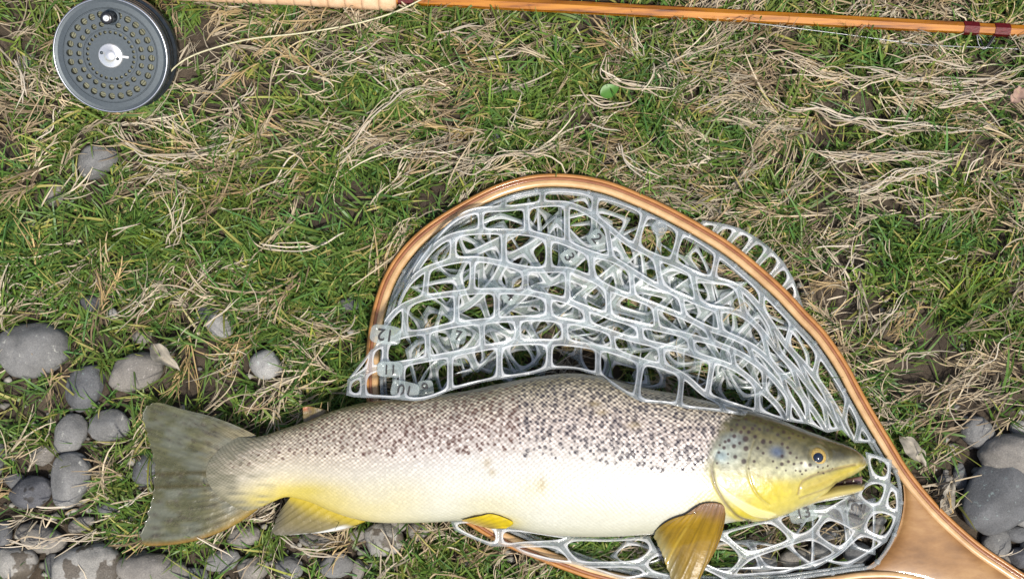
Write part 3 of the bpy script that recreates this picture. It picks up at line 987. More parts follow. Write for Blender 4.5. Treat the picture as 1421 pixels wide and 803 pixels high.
# rubber webbing ------------------------------------------------------
def web(cells, wpx, h, name, parent, m, solid=()):
    """cells: list of (K,3) arrays px,py,z of the strand centre lines round each opening"""
    parts_v, parts_f, off = [], [], 0
    mid = []
    seg_count = {}
    rings_store = []
    for ci, c in enumerate(cells):
        c = np.asarray(c, float)
        # subdivide edges
        b = []
        K = len(c)
        for k in range(K):
            p, q = c[k], c[(k + 1) % K]
            n = max(2, int(round(np.hypot(*(q - p)[:2]) / 7)))
            # same subdivision seen from both sides
            for i in range(n):
                b.append(p + (q - p) * i / n)
        b = np.array(b); Mn = len(b)
        area = .5 * np.sum(b[:, 0] * np.roll(b[:, 1], -1) - np.roll(b[:, 0], -1) * b[:, 1])
        if area < 0: b = b[::-1]
        # even inward offset with rounded corners
        cen = b.mean(0)
        e_ = np.roll(b, -1, 0) - b
        nl = np.stack([-e_[:, 1], e_[:, 0]], -1); nl /= np.linalg.norm(nl, axis=1)[:, None] + 1e-9
        nv = nl + np.roll(nl, 1, 0); nv /= np.linalg.norm(nv, axis=1)[:, None] + 1e-9
        rin = np.sqrt(abs(area) / np.pi)
        ww = min(wpx, rin * .55)
        inn = b.copy(); inn[:, :2] += nv * ww
        for _ in range(9):
            inn = .5 * inn + .25 * (np.roll(inn, 1, 0) + np.roll(inn, -1, 0))
        # keep at least ww from centre line on average
        issolid = ci in solid
        fr = [0, .5, .78, .93, 1.0]
        zz = [h * .55, h * .50, h, h * .75, 0]
        if issolid:
            zz = [h * .55, h * .55, h * .55, h * .55, h * .55]
        rings = []
        for f_, z_ in zip(fr, zz):
            q = b * (1 - f_) + inn * f_
            rings.append((q, z_))
        for f_, z_ in zip([.93, .5, 0], [-h * .6, -h * .7, -h * .7]):
            q = b * (1 - f_) + inn * f_
            rings.append((q, z_))
        if issolid:
            rings = rings[:5]
        R = len(rings)
        vv = np.vstack([P(q[:, 0], q[:, 1], q[:, 2] + z_) for q, z_ in rings])
        f = gridfaces(R, Mn, True)
        parts_v.append(vv); parts_f += (f + off).tolist()
        mid += [1 if (1 <= q // Mn <= 3 and not issolid) else 0 for q in range(len(f))]
        if issolid:
            mid.append(0)
            parts_f.append([off + (R - 1) * Mn + k for k in range(Mn)])
        for k in range(Mn):
            a_, b_ = b[k], b[(k + 1) % Mn]
            key = tuple(sorted([(round(a_[0], 1), round(a_[1], 1)), (round(b_[0], 1), round(b_[1], 1))]))
            seg_count.setdefault(key, []).append((off + k, off + (k + 1) % Mn, off + (R - 1) * Mn + k, off + (R - 1) * Mn + (k + 1) % Mn))
        off += len(vv)
    for key, lst in seg_count.items():
        if len(lst) == 1:
            a_, b_, c_, d_ = lst[0]
            parts_f.append([b_, a_, c_, d_]); mid.append(1)
    V = np.vstack(parts_v)
    o = mk(name, V, parts_f, m, parent)
    o.data.materials.append(M['edge'])
    o.data.polygons.foreach_set('material_index', np.array(mid, np.int32))
    bm = bmesh.new(); bm.from_mesh(o.data)
    bmesh.ops.remove_doubles(bm, verts=bm.verts, dist=.00012)
    bmesh.ops.recalc_face_normals(bm, faces=bm.faces)
    bm.to_mesh(o.data); bm.free()
    o.data.polygons.foreach_set("use_smooth", np.ones(len(o.data.polygons), bool))
    return o


# upper sheet: traced rows of strands, heights rising from the hoop to the fish's back
ROWS = [
    [(540, 425), (553, 395), (575, 362), (620, 318), (680, 281), (740, 265), (791, 263), (840, 273), (890, 291), (940, 316), (990, 346), (1035, 383), (1080, 426), (1130, 481), (1165, 531), (1195, 585), (1214, 614)],
    [(560, 400), (588, 352), (605, 328), (632, 302), (666, 291), (706, 289), (767, 282), (801, 287), (835, 308), (869, 336), (896, 350), (950, 372), (974, 384), (1018, 394), (1045, 415), (1072, 452), (1092, 480), (1120, 510), (1150, 550), (1172, 590), (1186, 614)],
    [(550, 425), (575, 378), (602, 342), (632, 325), (673, 321), (720, 322), (757, 328), (788, 338), (821, 352), (855, 362), (882, 379), (909, 395), (950, 412), (987, 427), (1020, 431), (1046, 447), (1064, 468), (1084, 493), (1104, 512), (1124, 537), (1149, 568), (1168, 596)],
    [(545, 440), (560, 402), (581, 379), (605, 368), (639, 360), (673, 360), (706, 368), (747, 375), (788, 374), (825, 389), (855, 404), (892, 417), (950, 440), (982, 455), (1012, 465), (1040, 478), (1060, 492), (1080, 514), (1100, 532), (1114, 550), (1134, 577), (1148, 600)],
    [(530, 455), (551, 429), (578, 416), (612, 409), (662, 404), (713, 404), (767, 412), (825, 431), (858, 443), (909, 455), (950, 464), (1000, 479), (1030, 492), (1062, 514), (1085, 538), (1102, 560), (1120, 588)],
    [(515, 485), (554, 466), (588, 460), (632, 450), (686, 444), (733, 441), (774, 443), (825, 453), (875, 470), (940, 484), (970, 494), (1005, 504), (1034, 519), (1056, 541), (1079, 561), (1092, 584)],
    [(482, 527), (518, 512), (552, 505), (581, 500), (632, 490), (669, 483), (713, 475), (764, 474), (808, 478), (852, 487), (879, 497), (915, 507), (937, 514), (957, 527), (977, 546), (1000, 556), (1030, 566), (1050, 572)],
    [(473, 546), (495, 551), (531, 552), (576, 556), (602, 551), (624, 542), (665, 531), (700, 525), (734, 520), (767, 512), (801, 513), (834, 523), (857, 539), (890, 557), (924, 560), (957, 567), (990, 570), (1030, 576)],
]
ROWZ = [.019, .027, .033, .038, .043, .047, .052, .058]
rowdat = []
for rpts, z in zip(ROWS, ROWZ):
    c = curve(rpts, 300)
    L = np.r_[0, np.cumsum(np.hypot(*np.diff(c, axis=0).T))]
    i0 = np.argmin(np.abs(c[:, 0] - 760))
    rowdat.append((c, L - L[i0], z))


def rowpt(k, s, jit=True):
    c, L, z = rowdat[k]
    s = np.clip(s, L[0], L[-1])
    x = np.interp(s, L, c[:, 0]); y = np.interp(s, L, c[:, 1])
    zz = z + .004 * math.sin(x / 47 + k) * (k > 0)
    if k >= 5:
        fz = fish_z(x, y)[0]
        if fz > 0: zz = max(zz, fz + .0028)
    return np.array([x, y, zz])


PITCH = 66.0
jr_ = np.random.default_rng(21)
jitter = {}


def nodes(k):
    """connector positions in the gap between row k and row k+1"""
    if k not in jitter:
        o_ = (k % 2) * .5
        lim0 = max(rowdat[k][1][0], rowdat[k + 1][1][0]); lim1 = min(rowdat[k][1][-1], rowdat[k + 1][1][-1])
        n0 = math.ceil(lim0 / PITCH - o_); n1 = math.floor(lim1 / PITCH - o_)
        s = np.array([(n + o_) * PITCH for n in range(n0, n1 + 1)]) + jr_.uniform(-9, 9, n1 - n0 + 1)
        s = np.r_[lim0, s[(s > lim0 + 18) & (s < lim1 - 18)], lim1]
        jitter[k] = s
    return jitter[k]


cells = []
for k in range(len(ROWS) - 1):
    s = nodes(k)
    for a_, b_ in zip(s[:-1], s[1:]):
        topn = [a_] + ([q for q in nodes(k - 1) if a_ + 2 < q < b_ - 2] if k > 0 else []) + [b_]
        botn = [a_] + ([q for q in nodes(k + 1) if a_ + 2 < q < b_ - 2] if k < len(ROWS) - 2 else []) + [b_]
        # fine points along the curved rows, shared by both neighbours
        def along(kk, lst):
            out = []
            allq = sorted(set([round(v_, 3) for v_ in lst]))
            for p_, q_ in zip(allq[:-1], allq[1:]):
                g0, g1 = math.ceil(p_ / 11), math.floor(q_ / 11)
                pts_ = [p_] + [g * 11.0 for g in range(g0, g1 + 1) if p_ + 3 < g * 11.0 < q_ - 3]
                out += pts_
            out.append(allq[-1])
            return [rowpt(kk, v_) for v_ in out]
        tpts = along(k, topn); bpts = along(k + 1, botn)
        cells.append(np.array(tpts + bpts[::-1]))
for k in range(len(ROWS) - 1):
    for sd_ in (0, 1):
        e0 = rowdat[k][1][-1 if sd_ else 0]; e1 = rowdat[k + 1][1][-1 if sd_ else 0]
        lim = nodes(k)[-1 if sd_ else 0]
        for kk, other, e in ((k, k + 1, e0), (k + 1, k, e1)):
            if abs(e - lim) > 9:
                ss = np.linspace(lim, e, max(2, int(abs(e - lim) / 11) + 1))
                cells.append(np.array([rowpt(kk, q) for q in ss] + [rowpt(other, lim)]))
bag = web(cells, 4.5, .0016, "upper_netting", net, M["rubber"])

# crumpled lower layers lying on the grass inside the hoop
INNER = OUT + INN * 24
INPOLY = INNER[i_up - 5:i_lo + 5]
fish_poly = np.vstack([np.stack([xs, D_], -1), np.stack([xs, V_], -1)[::-1]])


def lower(seed, ang, pu, pv, z0, amp, zamp, name, extra=None, wpx=5.6, lim=None):
    nn = Noise(seed)
    ca, sa = math.cos(ang), math.sin(ang)
    cl = []
    def pos(i, j):
        x = 850 + (i * pu) * ca - (j * pv) * sa; y = 430 + (i * pu) * sa + (j * pv) * ca
        x2 = x + amp * 2 * (nn(x / 60 + 9, y / 60 + 5) - .5) + amp * 1.2 * (nn(x / 26 + 40, y / 26) - .5)
        y2 = y + amp * 2 * (nn(x / 60 + 77, y / 60 + 31) - .5) + amp * 1.2 * (nn(x / 26 + 4, y / 26 + 60) - .5)
        z = z0 + zamp * (nn(x / 70 + 13, y / 70 + 71) - .3)
        return np.array([x2, y2, z])
    for j in range(-12, 12):
        for i in range(-12, 12):
            o_ = .5 * (j % 2)
            c = np.array([pos(i + o_, j), pos(i + o_ + .5, j), pos(i + o_ + 1, j), pos(i + o_ + 1, j + 1), pos(i + o_ + .5, j + 1), pos(i + o_, j + 1)])
            cx, cy = c[:, 0], c[:, 1]
            ok = inpoly(cx, cy, INPOLY).all() or (extra is not None and inpoly(cx, cy, extra).all())
            dl = smooth_interp(cx, FX, FD)
            if not ok or (cy > dl + 8).any() or cx.max() > 1205 or cx.min() < 500: continue
            cl.append(c)
    return web(cl, wpx, .0011, name, net, M["rubber_thin"])


outpoly = [(940, 318), (985, 308), (1020, 318), (1055, 336), (1090, 372), (1116, 415), (1120, 445), (1080, 440)]
lower(31, .45, 58, 44, .012, 20, .012, "folded_netting")
lower(35, 1.25, 54, 40, .016, 24, .012, "folded_netting", None, 4.2)
lower(32, -.70, 62, 46, .022, 26, .016, "folded_netting")
# loop of bag squeezed out under the hoop
sc0 = curve([(958, 326), (1000, 352), (1040, 386), (1080, 425), (1105, 452)], 9)
sc1 = curve([(975, 306), (1020, 314), (1062, 338), (1096, 376), (1118, 436)], 9)
cl = []
for i in range(8):
    a0, a1 = sc0[i], sc0[i + 1]; b0, b1 = sc1[i], sc1[i + 1]
    za = .0045
    cl.append(np.array([[*a0, za], [*a1, za], [*b1, .012 + .004 * (i % 2)], [*b0, .012 + .004 * ((i + 1) % 2)]]))
web(cl, 4.2, .0012, "squeezed_netting", net, M["rubber"])


# traced openings below the head and belly
def zc_(pairs, org, s):
    return {k: (org[0] + x / s, org[1] + y / s) for k, (x, y) in pairs.items()}


nd1 = zc_(dict(A=(170, 605), B=(390, 545), C=(485, 640), D=(285, 705), E=(210, 790), F=(60, 720), G=(550, 613), L=(612, 528), H=(665, 690), M=(748, 597), N=(722, 452), O=(792, 508), Q=(912, 535), R=(858, 645), S=(700, 748), s=(600, 722), J=(440, 775), T=(790, 385), U=(872, 400), V=(838, 507), W=(908, 430), X=(770, 275), Y=(880, 310), b=(450, 520), c=(560, 470), Z=(700, 345), y=(720, 250)), (940, 533), 2.954)
nd2 = zc_(dict(a=(20, 150), b=(50, 215), c=(170, 270), d=(290, 320), e=(345, 320), f=(345, 190), g=(430, 322), h=(470, 306), i=(740, 300), j=(820, 258), k=(850, 440), l=(500, 370), m=(680, 420), n=(1000, 440), o=(1270, 435), p=(1380, 340), q=(1330, 250), r=(1340, 505), t=(190, 140), u=(560, 210), v=(1050, 270)), (620, 690), 4.737)
ZB = {}
def z1f(p):
    x, y = p
    z = .021 + .0025 * math.sin(x / 31.0) * math.cos(y / 23.0)
    return z
FN = [list("ABCD"), list("ADEF"), ["D", "C", "G", "H", "s", "J", "E"], ["B", "b", "L", "G", "C"], list("LMHG"), list("LNOM"), ["M", "O", "V", "Q", "R"], ["H", "M", "R", "S", "s"], ["N", "T", "U", "V", "O"], ["U", "W", "Q", "V"], ["X", "Y", "U", "T"], ["b", "c", "N", "L"]]
web([np.array([[*nd1[k], z1f(nd1[k]) + (.007 if nd1[k][1] < 680 else .005)] for k in fc]) for fc in FN], 4.3, .0017, "lower_netting", net, M["rubber"], solid=(5,))
nd2["F"] = nd1["F"]; nd2["E"] = nd1["E"]; nd2["A"] = nd1["A"]
nd2["w"] = (930, 768); nd2["x"] = (955, 806); nd2["z"] = (1012, 812); nd2["y"] = (870, 806)
FN2 = [["a", "b", "c", "d", "e", "f", "t"], ["f", "e", "g", "h", "i", "j", "u"], ["h", "i", "k", "m", "l", "g"], ["j", "i", "k", "n", "o", "p", "q", "v"], ["k", "n", "o", "r", "y"], ["p", "w", "F", "x", "r", "o"], ["F", "E", "z", "x"]]
web([np.array([[*nd2[k], .024 if nd2[k][1] > 742 else .026] for k in fc]) for fc in FN2], 4.6, .0015, "lower_netting", net, M["rubber"])
# second layer of webbing seen through the openings
nd3 = dict(a=(870, 748), b=(905, 757), c=(925, 775), d=(880, 790), e=(845, 772), f=(950, 760), g=(990, 752), h=(1040, 748), i=(1090, 758), j=(1060, 790), k=(1010, 790), l=(965, 792), m=(1130, 700), n=(1170, 700), o=(1180, 760), p=(1130, 790), q=(1215, 690), r=(1215, 770))
web([np.array([[*nd3[k], .0125] for k in fc]) for fc in ["abcde", "bfglc", "ghjkl", "himpj", "mnopi", "nqro"]], 4.0, .0011, "folded_netting", net, M["rubber"])

# rim cord and lacing round the inside of the hoop
RIM = OUT + INN * 23
rim_idx = slice(i_up - 2, i_lo + 2)
rp = RIM[rim_idx]
rp = np.vstack([rp, curve([rp[-1], (1215, 782), (1236, 752), (1248, 715), (1249, 680), (1241, 650), rp[0]], 60)[1:-1]])
vis = rp
path = P(vis[:, 0], vis[:, 1], np.full(len(vis), .0185))
v, f = tube_geo(path, .0016, 8, False)
mk("rim_cord", v, f, M["rubber"], net)
rp2 = OUT[rim_idx] + INN[rim_idx] * 28
path2 = P(rp2[:, 0], rp2[:, 1], .0165 + .001 * np.sin(np.arange(len(rp2)) / 9))
v, f = tube_geo(path2, .0013, 8, True)
mk("rim_cord", v, f, M["rubber"], net)
band = None
for i in range(6, len(vis) - 4, 15):
    q = path[i]; tdir = path[i + 1] - path[i - 1]; tdir /= np.linalg.norm(tdir)
    v, f = tube_geo(np.array([q - tdir * .0016, q - tdir * .0012, q + tdir * .0012, q + tdir * .0016]), [.0019, .0024, .0024, .0019], 8)
    mk("lacing_band", v, f, M["rubber"], net)


# printed numbers on solid tabs of the bag
def number(txt, px, py, z, rot, size, tab=True):
    cu = bpy.data.curves.new("t", 'FONT'); cu.body = txt; cu.size = size * PXM; cu.align_x = 'CENTER'; cu.align_y = 'CENTER'
    cu.offset = size * PXM * .010
    ob = bpy.data.objects.new("t", cu); COL.objects.link(ob)
    bpy.context.view_layer.update()
    me = bpy.data.meshes.new_from_object(ob.evaluated_get(bpy.context.evaluated_depsgraph_get()))
    bpy.data.objects.remove(ob); bpy.data.curves.remove(cu)
    n = len(me.vertices); a = np.empty(n * 3, np.float32); me.vertices.foreach_get("co", a); a = a.reshape(-1, 3)
    fs = [list(p.vertices) for p in me.polygons]
    bpy.data.meshes.remove(me)
    c, s = math.cos(math.radians(rot)), math.sin(math.radians(rot))
    q = P(px, py, z)
    R = np.array([[c, -s, 0], [s, c, 0], [0, 0, 1]])
    v = a @ R.T + q
    par = net
    if tab:
        hw, hh = size * PXM * (.36 * len(txt) + .22), size * PXM * .58
        k = np.linspace(0, 2 * np.pi, 28, endpoint=False)
        ex = np.sign(np.cos(k)) * np.abs(np.cos(k)) ** .5 * hw; ey = np.sign(np.sin(k)) * np.abs(np.sin(k)) ** .5 * hh
        rim = np.stack([ex, ey, 0 * ex], -1) @ R.T
        tv = np.vstack([rim * .94 + q + [0, 0, -.0004], rim + q + [0, 0, -.0009], rim * .95 + q + [0, 0, -.0016]])
        tf = gridfaces(3, 28, True).tolist() + [list(range(28))[::-1], [56 + i for i in range(28)]]
        par = mk("number_tab", tv, tf, M["rubber_thin"], net)
    mk("printed_number", v, fs, M["ink"], par, smooth=False)


number("12", 1190, 711, .0325, 72, 27, False)
number("13", 1115, 712, .0345, 12, 20)
number("12", 535, 464, .052, 172, 22)
number("11", 541, 512, .054, 178, 18)
number("10", 562, 541, .0575, 168, 20)
number("9", 590, 539, .0500, 8, 19)
number("2", 828, 331, .0325, -52, 20)
number("3", 790, 357, .034, -60, 19)
number("4", 708, 411, .031, -40, 18)
number("7", 636, 466, .038, -10, 18)
# moulded button of the bag
v, f = lathe_geo([(.0001, .0012), (.0022, .0012), (.0026, .0004), (.0045, .0004), (.0052, .0014), (.0062, .0014), (.0066, 0), (.0066, -.0012), (.0001, -.0012)], 32)
mk("moulded_button", v + P(915, 316, .0235), f, M["rubber"], net)

# ------------------------------------------------------------------ rod
rod = thing("fly_rod", "amber split cane fly rod with cork grip and dark red silk wraps", "fishing rod")


def rodc(x): return 39 + (x - 1337) * .0528


RZ = .0155
def rodpath(xa):
    xa = np.asarray(xa, float)
    return P(xa, rodc(xa), np.full(xa.shape, RZ))


def hexbar(x0, x1, r0, r1, n=2, seg=6, rot=math.pi / 6):
    path = rodpath(np.linspace(x0, x1, n)); r = np.linspace(r0, r1, n)
    t = path[-1] - path[0]; t /= np.linalg.norm(t); s = np.cross(t, [0, 0, 1]); u = np.cross(s, t)
    a = np.linspace(0, 2 * np.pi, seg, endpoint=False) + rot
    v = path[:, None] + r[:, None, None] * (np.cos(a)[None, :, None] * s + np.sin(a)[None, :, None] * u)
    f = gridfaces(n, seg, True).tolist() + [list(range(seg))[::-1], [(n - 1) * seg + k for k in range(seg)]]
    return v.reshape(-1, 3), f


v, f = hexbar(548, 1900, .0054, .0046, 20)
mk("cane_blank", v, f, M["cane"], rod, smooth=False)
for x0, x1 in ((553, 577), (1336, 1357), (1379, 1400)):
    v, f = hexbar(x0, x1, .00575, .0057, 12, 6)
    mk("silk_wrap", v, f, M["wrap"], rod, smooth=False)
# cork grip turned from rings
nring = 17; ring_w = (551 - 150) / nring
for k in range(nring):
    a0 = 150 + k * ring_w; a1 = a0 + ring_w - .35
    xx = np.linspace(a0, a1, 7)
    rad = np.interp(xx, [150, 200, 300, 420, 500, 535, 551], [.0115, .0122, .0118, .0112, .0116, .0120, .0085]) if False else np.interp(xx, [150, 220, 320, 420, 500, 540, 549, 552], [.0112, .0118, .0112, .0107, .0110, .0111, .0098, .0070])
    rad = rad - np.array([.00012, .00002, 0, 0, 0, .00002, .00012])
    v, f = tube_geo(rodpath(xx), rad, 28)
    mk("cork_ring", v, f, M["cork"], rod)
v, f = tube_geo(rodpath(np.linspace(20, 149, 8)), np.full(8, .0098), 28)
mk("reel_seat", v, f, M["wood_out"], rod)
v, f = tube_geo(rodpath(np.linspace(2, 19, 5)), np.full(5, .0108), 28)
mk("butt_cap", v, f, M["rimmetal"], rod)
# snake guide
gp = np.vstack([P(1356, 47, .013), P(1361, 56, .011), P(1364, 64, .011), P(1368, 66, .012), P(1373, 59, .013), P(1380, 47, .013)])
v, f = tube_geo(curve(gp, 30), .0007, 8); mk("line_guide", v, f, M["wire"], rod)
v, f = tube_geo(curve(np.vstack([P(1355, 46, .013), P(1358, 62, .010), P(1364, 68, .009), P(1372, 64, .010), P(1383, 47, .013)]), 24), .0008, 8); mk("line_guide", v, f, M["wire"], rod)

lp = curve(np.vstack([P(1040, 32, .020), P(1085, 37, .021), P(1180, 49, .0185), P(1280, 62, .0165), P(1365, 66, .0125), P(1440, 70, .015), P(1600, 80, .015)]), 60)
v, f = tube_geo(lp, .0003, 6)
tag(mk("leader", v, f, M["gut"]), "thin clear leader stretched along under the cane rod through its guide", "fishing line")
lp = curve(np.vstack([P(226, 118, .016), P(238, 98, .021), P(262, 80, .024), P(300, 66, .026), P(350, 54, .026), P(420, 46, .025), P(490, 34, .024), P(540, 20, .024), P(566, 9, .0235), P(580, 2, .0235), P(620, -18, .018), P(680, -40, .016)]), 90)
v, f = tube_geo(lp, .0007, 8)
tag(mk("fly_line", v, f, M["line"]), "pale yellow fly line running from the reel across the grass to the rod", "fishing line")

# ------------------------------------------------------------------ reel
reel = thing("fly_reel", "round grey metal fly reel with rings of holes and black winding knob", "reel")
RS = PXM * .965                     # picture pixels to metres at the height of the spool face
FACEZ = 0.0


def holering(r0, r1, n, rh, zt, zb, phase=0.0, M_=24, skip=()):
    """flat ring r0..r1 with n round holes, walls going down to zb"""
    rc = (r0 + r1) / 2 if not isinstance(rh, tuple) else rh[1]
    rad = rh if not isinstance(rh, tuple) else rh[0]
    V, F, off = [], [], 0
    for k in range(n):
        a0 = phase + 2 * np.pi * (k - .5) / n; a1 = phase + 2 * np.pi * (k + .5) / n; ac = (a0 + a1) / 2
        th = np.linspace(0, 2 * np.pi, M_, endpoint=False)
        # boundary of the sector by square-ish mapping
        cs, sn = np.cos(th), np.sin(th)
        mx = np.maximum(np.abs(cs), np.abs(sn)); ux, uy = cs / mx, sn / mx
        rr = np.where(ux > 0, rc + ux * (r1 - rc), rc + ux * (rc - r0))
        aa = ac + uy * (a1 - a0) / 2
        outer = np.stack([rr * np.cos(aa), rr * np.sin(aa), np.full(M_, zt)], -1)
        hc = np.array([rc * math.cos(ac), rc * math.sin(ac)])
        ca, sa = math.cos(ac), math.sin(ac)
        hx = hc[0] + rad * (cs * ca - sn * sa); hy = hc[1] + rad * (cs * sa + sn * ca)
        bx = hc[0] + rad * .93 * (cs * ca - sn * sa); by = hc[1] + rad * .93 * (cs * sa + sn * ca)
        h1 = np.stack([hx, hy, np.full(M_, zt)], -1); h2 = np.stack([bx, by, np.full(M_, zt - .0003)], -1); h3 = np.stack([bx, by, np.full(M_, zb)], -1)
        if k in skip:
            V.append(np.vstack([outer, h1])); F += (gridfaces(2, M_, True) + off).tolist(); F.append([off + M_ + i for i in range(M_)]); off += 2 * M_
        else:
            V.append(np.vstack([outer, h1, h2, h3])); F += (gridfaces(4, M_, True) + off).tolist(); off += 4 * M_
    return np.vstack(V), F


RP = []  # (object)
S = RS
Zt, Zb = 0.0, -.0022
ph = math.radians(90)
p1 = holering(50 * S, 64.5 * S, 28, 4.9 * S, Zt, Zb, ph, skip=(0,))
p2 = holering(38.5 * S, 50 * S, 24, 4.0 * S, Zt, Zb, ph, skip=(0,))
p3 = holering(27 * S, 36.8 * S, 28, (2.4 * S, 32.6 * S), Zt - .0004, Zb, ph)
lath = lambda pr, n=96: lathe_geo([(a * S, b) for a, b in pr], n)
gro = lath([(38.5, Zt), (38.2, Zt - .0007), (37.2, Zt - .0007), (36.8, Zt - .0004)])
inn_ = lath([(27, Zt - .0004), (18, Zt - .0004), (17, Zt - .0004)])
outr = lath([(64.5, Zt), (65, Zt - .0005), (66, Zt - .0005), (66.6, Zt), (74, Zt - .0002), (78, Zt + .0002)])
v, f = join([p1, p2, p3, gro, inn_, outr])
objs = [mk("spool_face", v, f, M["gun"], reel, smooth=False)]
v, f = lath([(77.6, Zt - .002), (77.8, Zt + .0009), (78.6, Zt + .0014), (80.2, Zt + .0010), (80.8, Zt - .0004), (80.6, Zt - .0030), (79.0, Zt - .0042), (77.6, Zt - .0042)])
objs.append(mk("spool_rim", v, f, M["rimmetal"], reel))
# line wound on the spool, seen through the holes
lt = []
for k in range(18):
    rr = (16 + k * 3.2) * S
    a = np.linspace(0, 2 * np.pi, 49)
    pth = np.stack([rr * np.cos(a), rr * np.sin(a), np.full(49, -.0062 + .0006 * math.sin(k * 1.7))], -1)
    lt.append(tube_geo(pth, .00105, 6, False))
v, f = join(lt)
objs.append(mk("wound_line", v, f, plain("backing_line", (.15, .155, .11), .6, 0, .4, 300, .3), reel))
v, f = lath([(.1, -.0075), (74, -.0075), (74, -.022), (.1, -.022)])
objs.append(mk("spool_drum", v, f, M["gun_dark"], reel))
v, f = lath([(72, -.0044), (80.5, -.0044), (81.5, -.0052), (81.5, -.0085), (79.5, -.0092), (79.5, -.0108), (81.5, -.0115), (81.8, -.0150), (79.2, -.0160), (79.2, -.0190), (83.5, -.0200), (84.5, -.0215), (84.5, -.0275), (82.5, -.0290), (.1, -.0290)])
objs.append(mk("frame", v, f, M["gun_dark"], reel))
# centre cap, screws and latch
v, f = lath([(.05, .0034), (3, .0033), (6, .0027), (7.8, .0019), (8.4, .0014), (15.5, .0013), (17, .0008), (17.3, -.0004)], 48)
objs.append(mk("centre_cap", v, f, M["silver"], reel))
for (ux, uy) in ((-12, 3.5), (10.5, -3.5)):
    v, f = lath([(.05, .0021), (2.0, .0020), (2.5, .0012)], 16)
    objs.append(mk("cap_screw", v + np.array([ux * S, uy * S, 0]), f, M["gun"], reel))
bx_ = np.array([[17, -1.8], [25, -2.2], [25.5, .8], [17, 1.2]]) * S
v = np.vstack([np.c_[bx_, np.full(4, -.0003)], np.c_[bx_, np.full(4, .0008)]])
f = [[4, 5, 6, 7], [0, 1, 5, 4], [1, 2, 6, 5], [2, 3, 7, 6], [3, 0, 4, 7]]
objs.append(mk("latch", v, f, M["silver"], reel, smooth=False))
# winding knob on its plate
kc = np.array([3 * S, 54 * S, 0])
v, f = lath([(.05, .0006), (10.5, .0006), (11.5, -.0001)], 32)
objs.append(mk("knob_plate", v + kc, f, M["gun"], reel))
kn = mk("winding_knob", lath([(7.2, .0005), (8.8, .0012), (7.8, .004), (7.8, .009), (8.9, .0138), (8.5, .0150), (6.2, .0155), (.05, .0155)], 32)[0] + kc, lath([(7.2, .0005), (8.8, .0012), (7.8, .004), (7.8, .009), (8.9, .0138), (8.5, .0150), (6.2, .0155), (.05, .0155)], 32)[1], M["black"], reel)
objs.append(kn)
v, f = lath([(4.6, .0152), (4.5, .0160), (3.6, .0164), (.8, .0164), (.7, .0158), (.05, .0158)], 24)
objs.append(mk("knob_screw", v + kc, f, M["silver"], kn))
# foot that clamps to the rod
v, f = tube_geo(np.array([[0, 70 * S, -.018], [0, 86 * S, -.016], [0, 98 * S, -.0155]]), [.006, .0045, .004], 10)
objs.append(mk("reel_foot", v, f, M["gun_dark"], reel))
# place and lean the reel
fz = .040
fc = P(153.5, 77.5, fz)
from mathutils import Matrix, Euler
reel.location = fc
reel.rotation_euler = Euler((math.radians(24), math.radians(3), math.radians(-3)), 'XYZ')

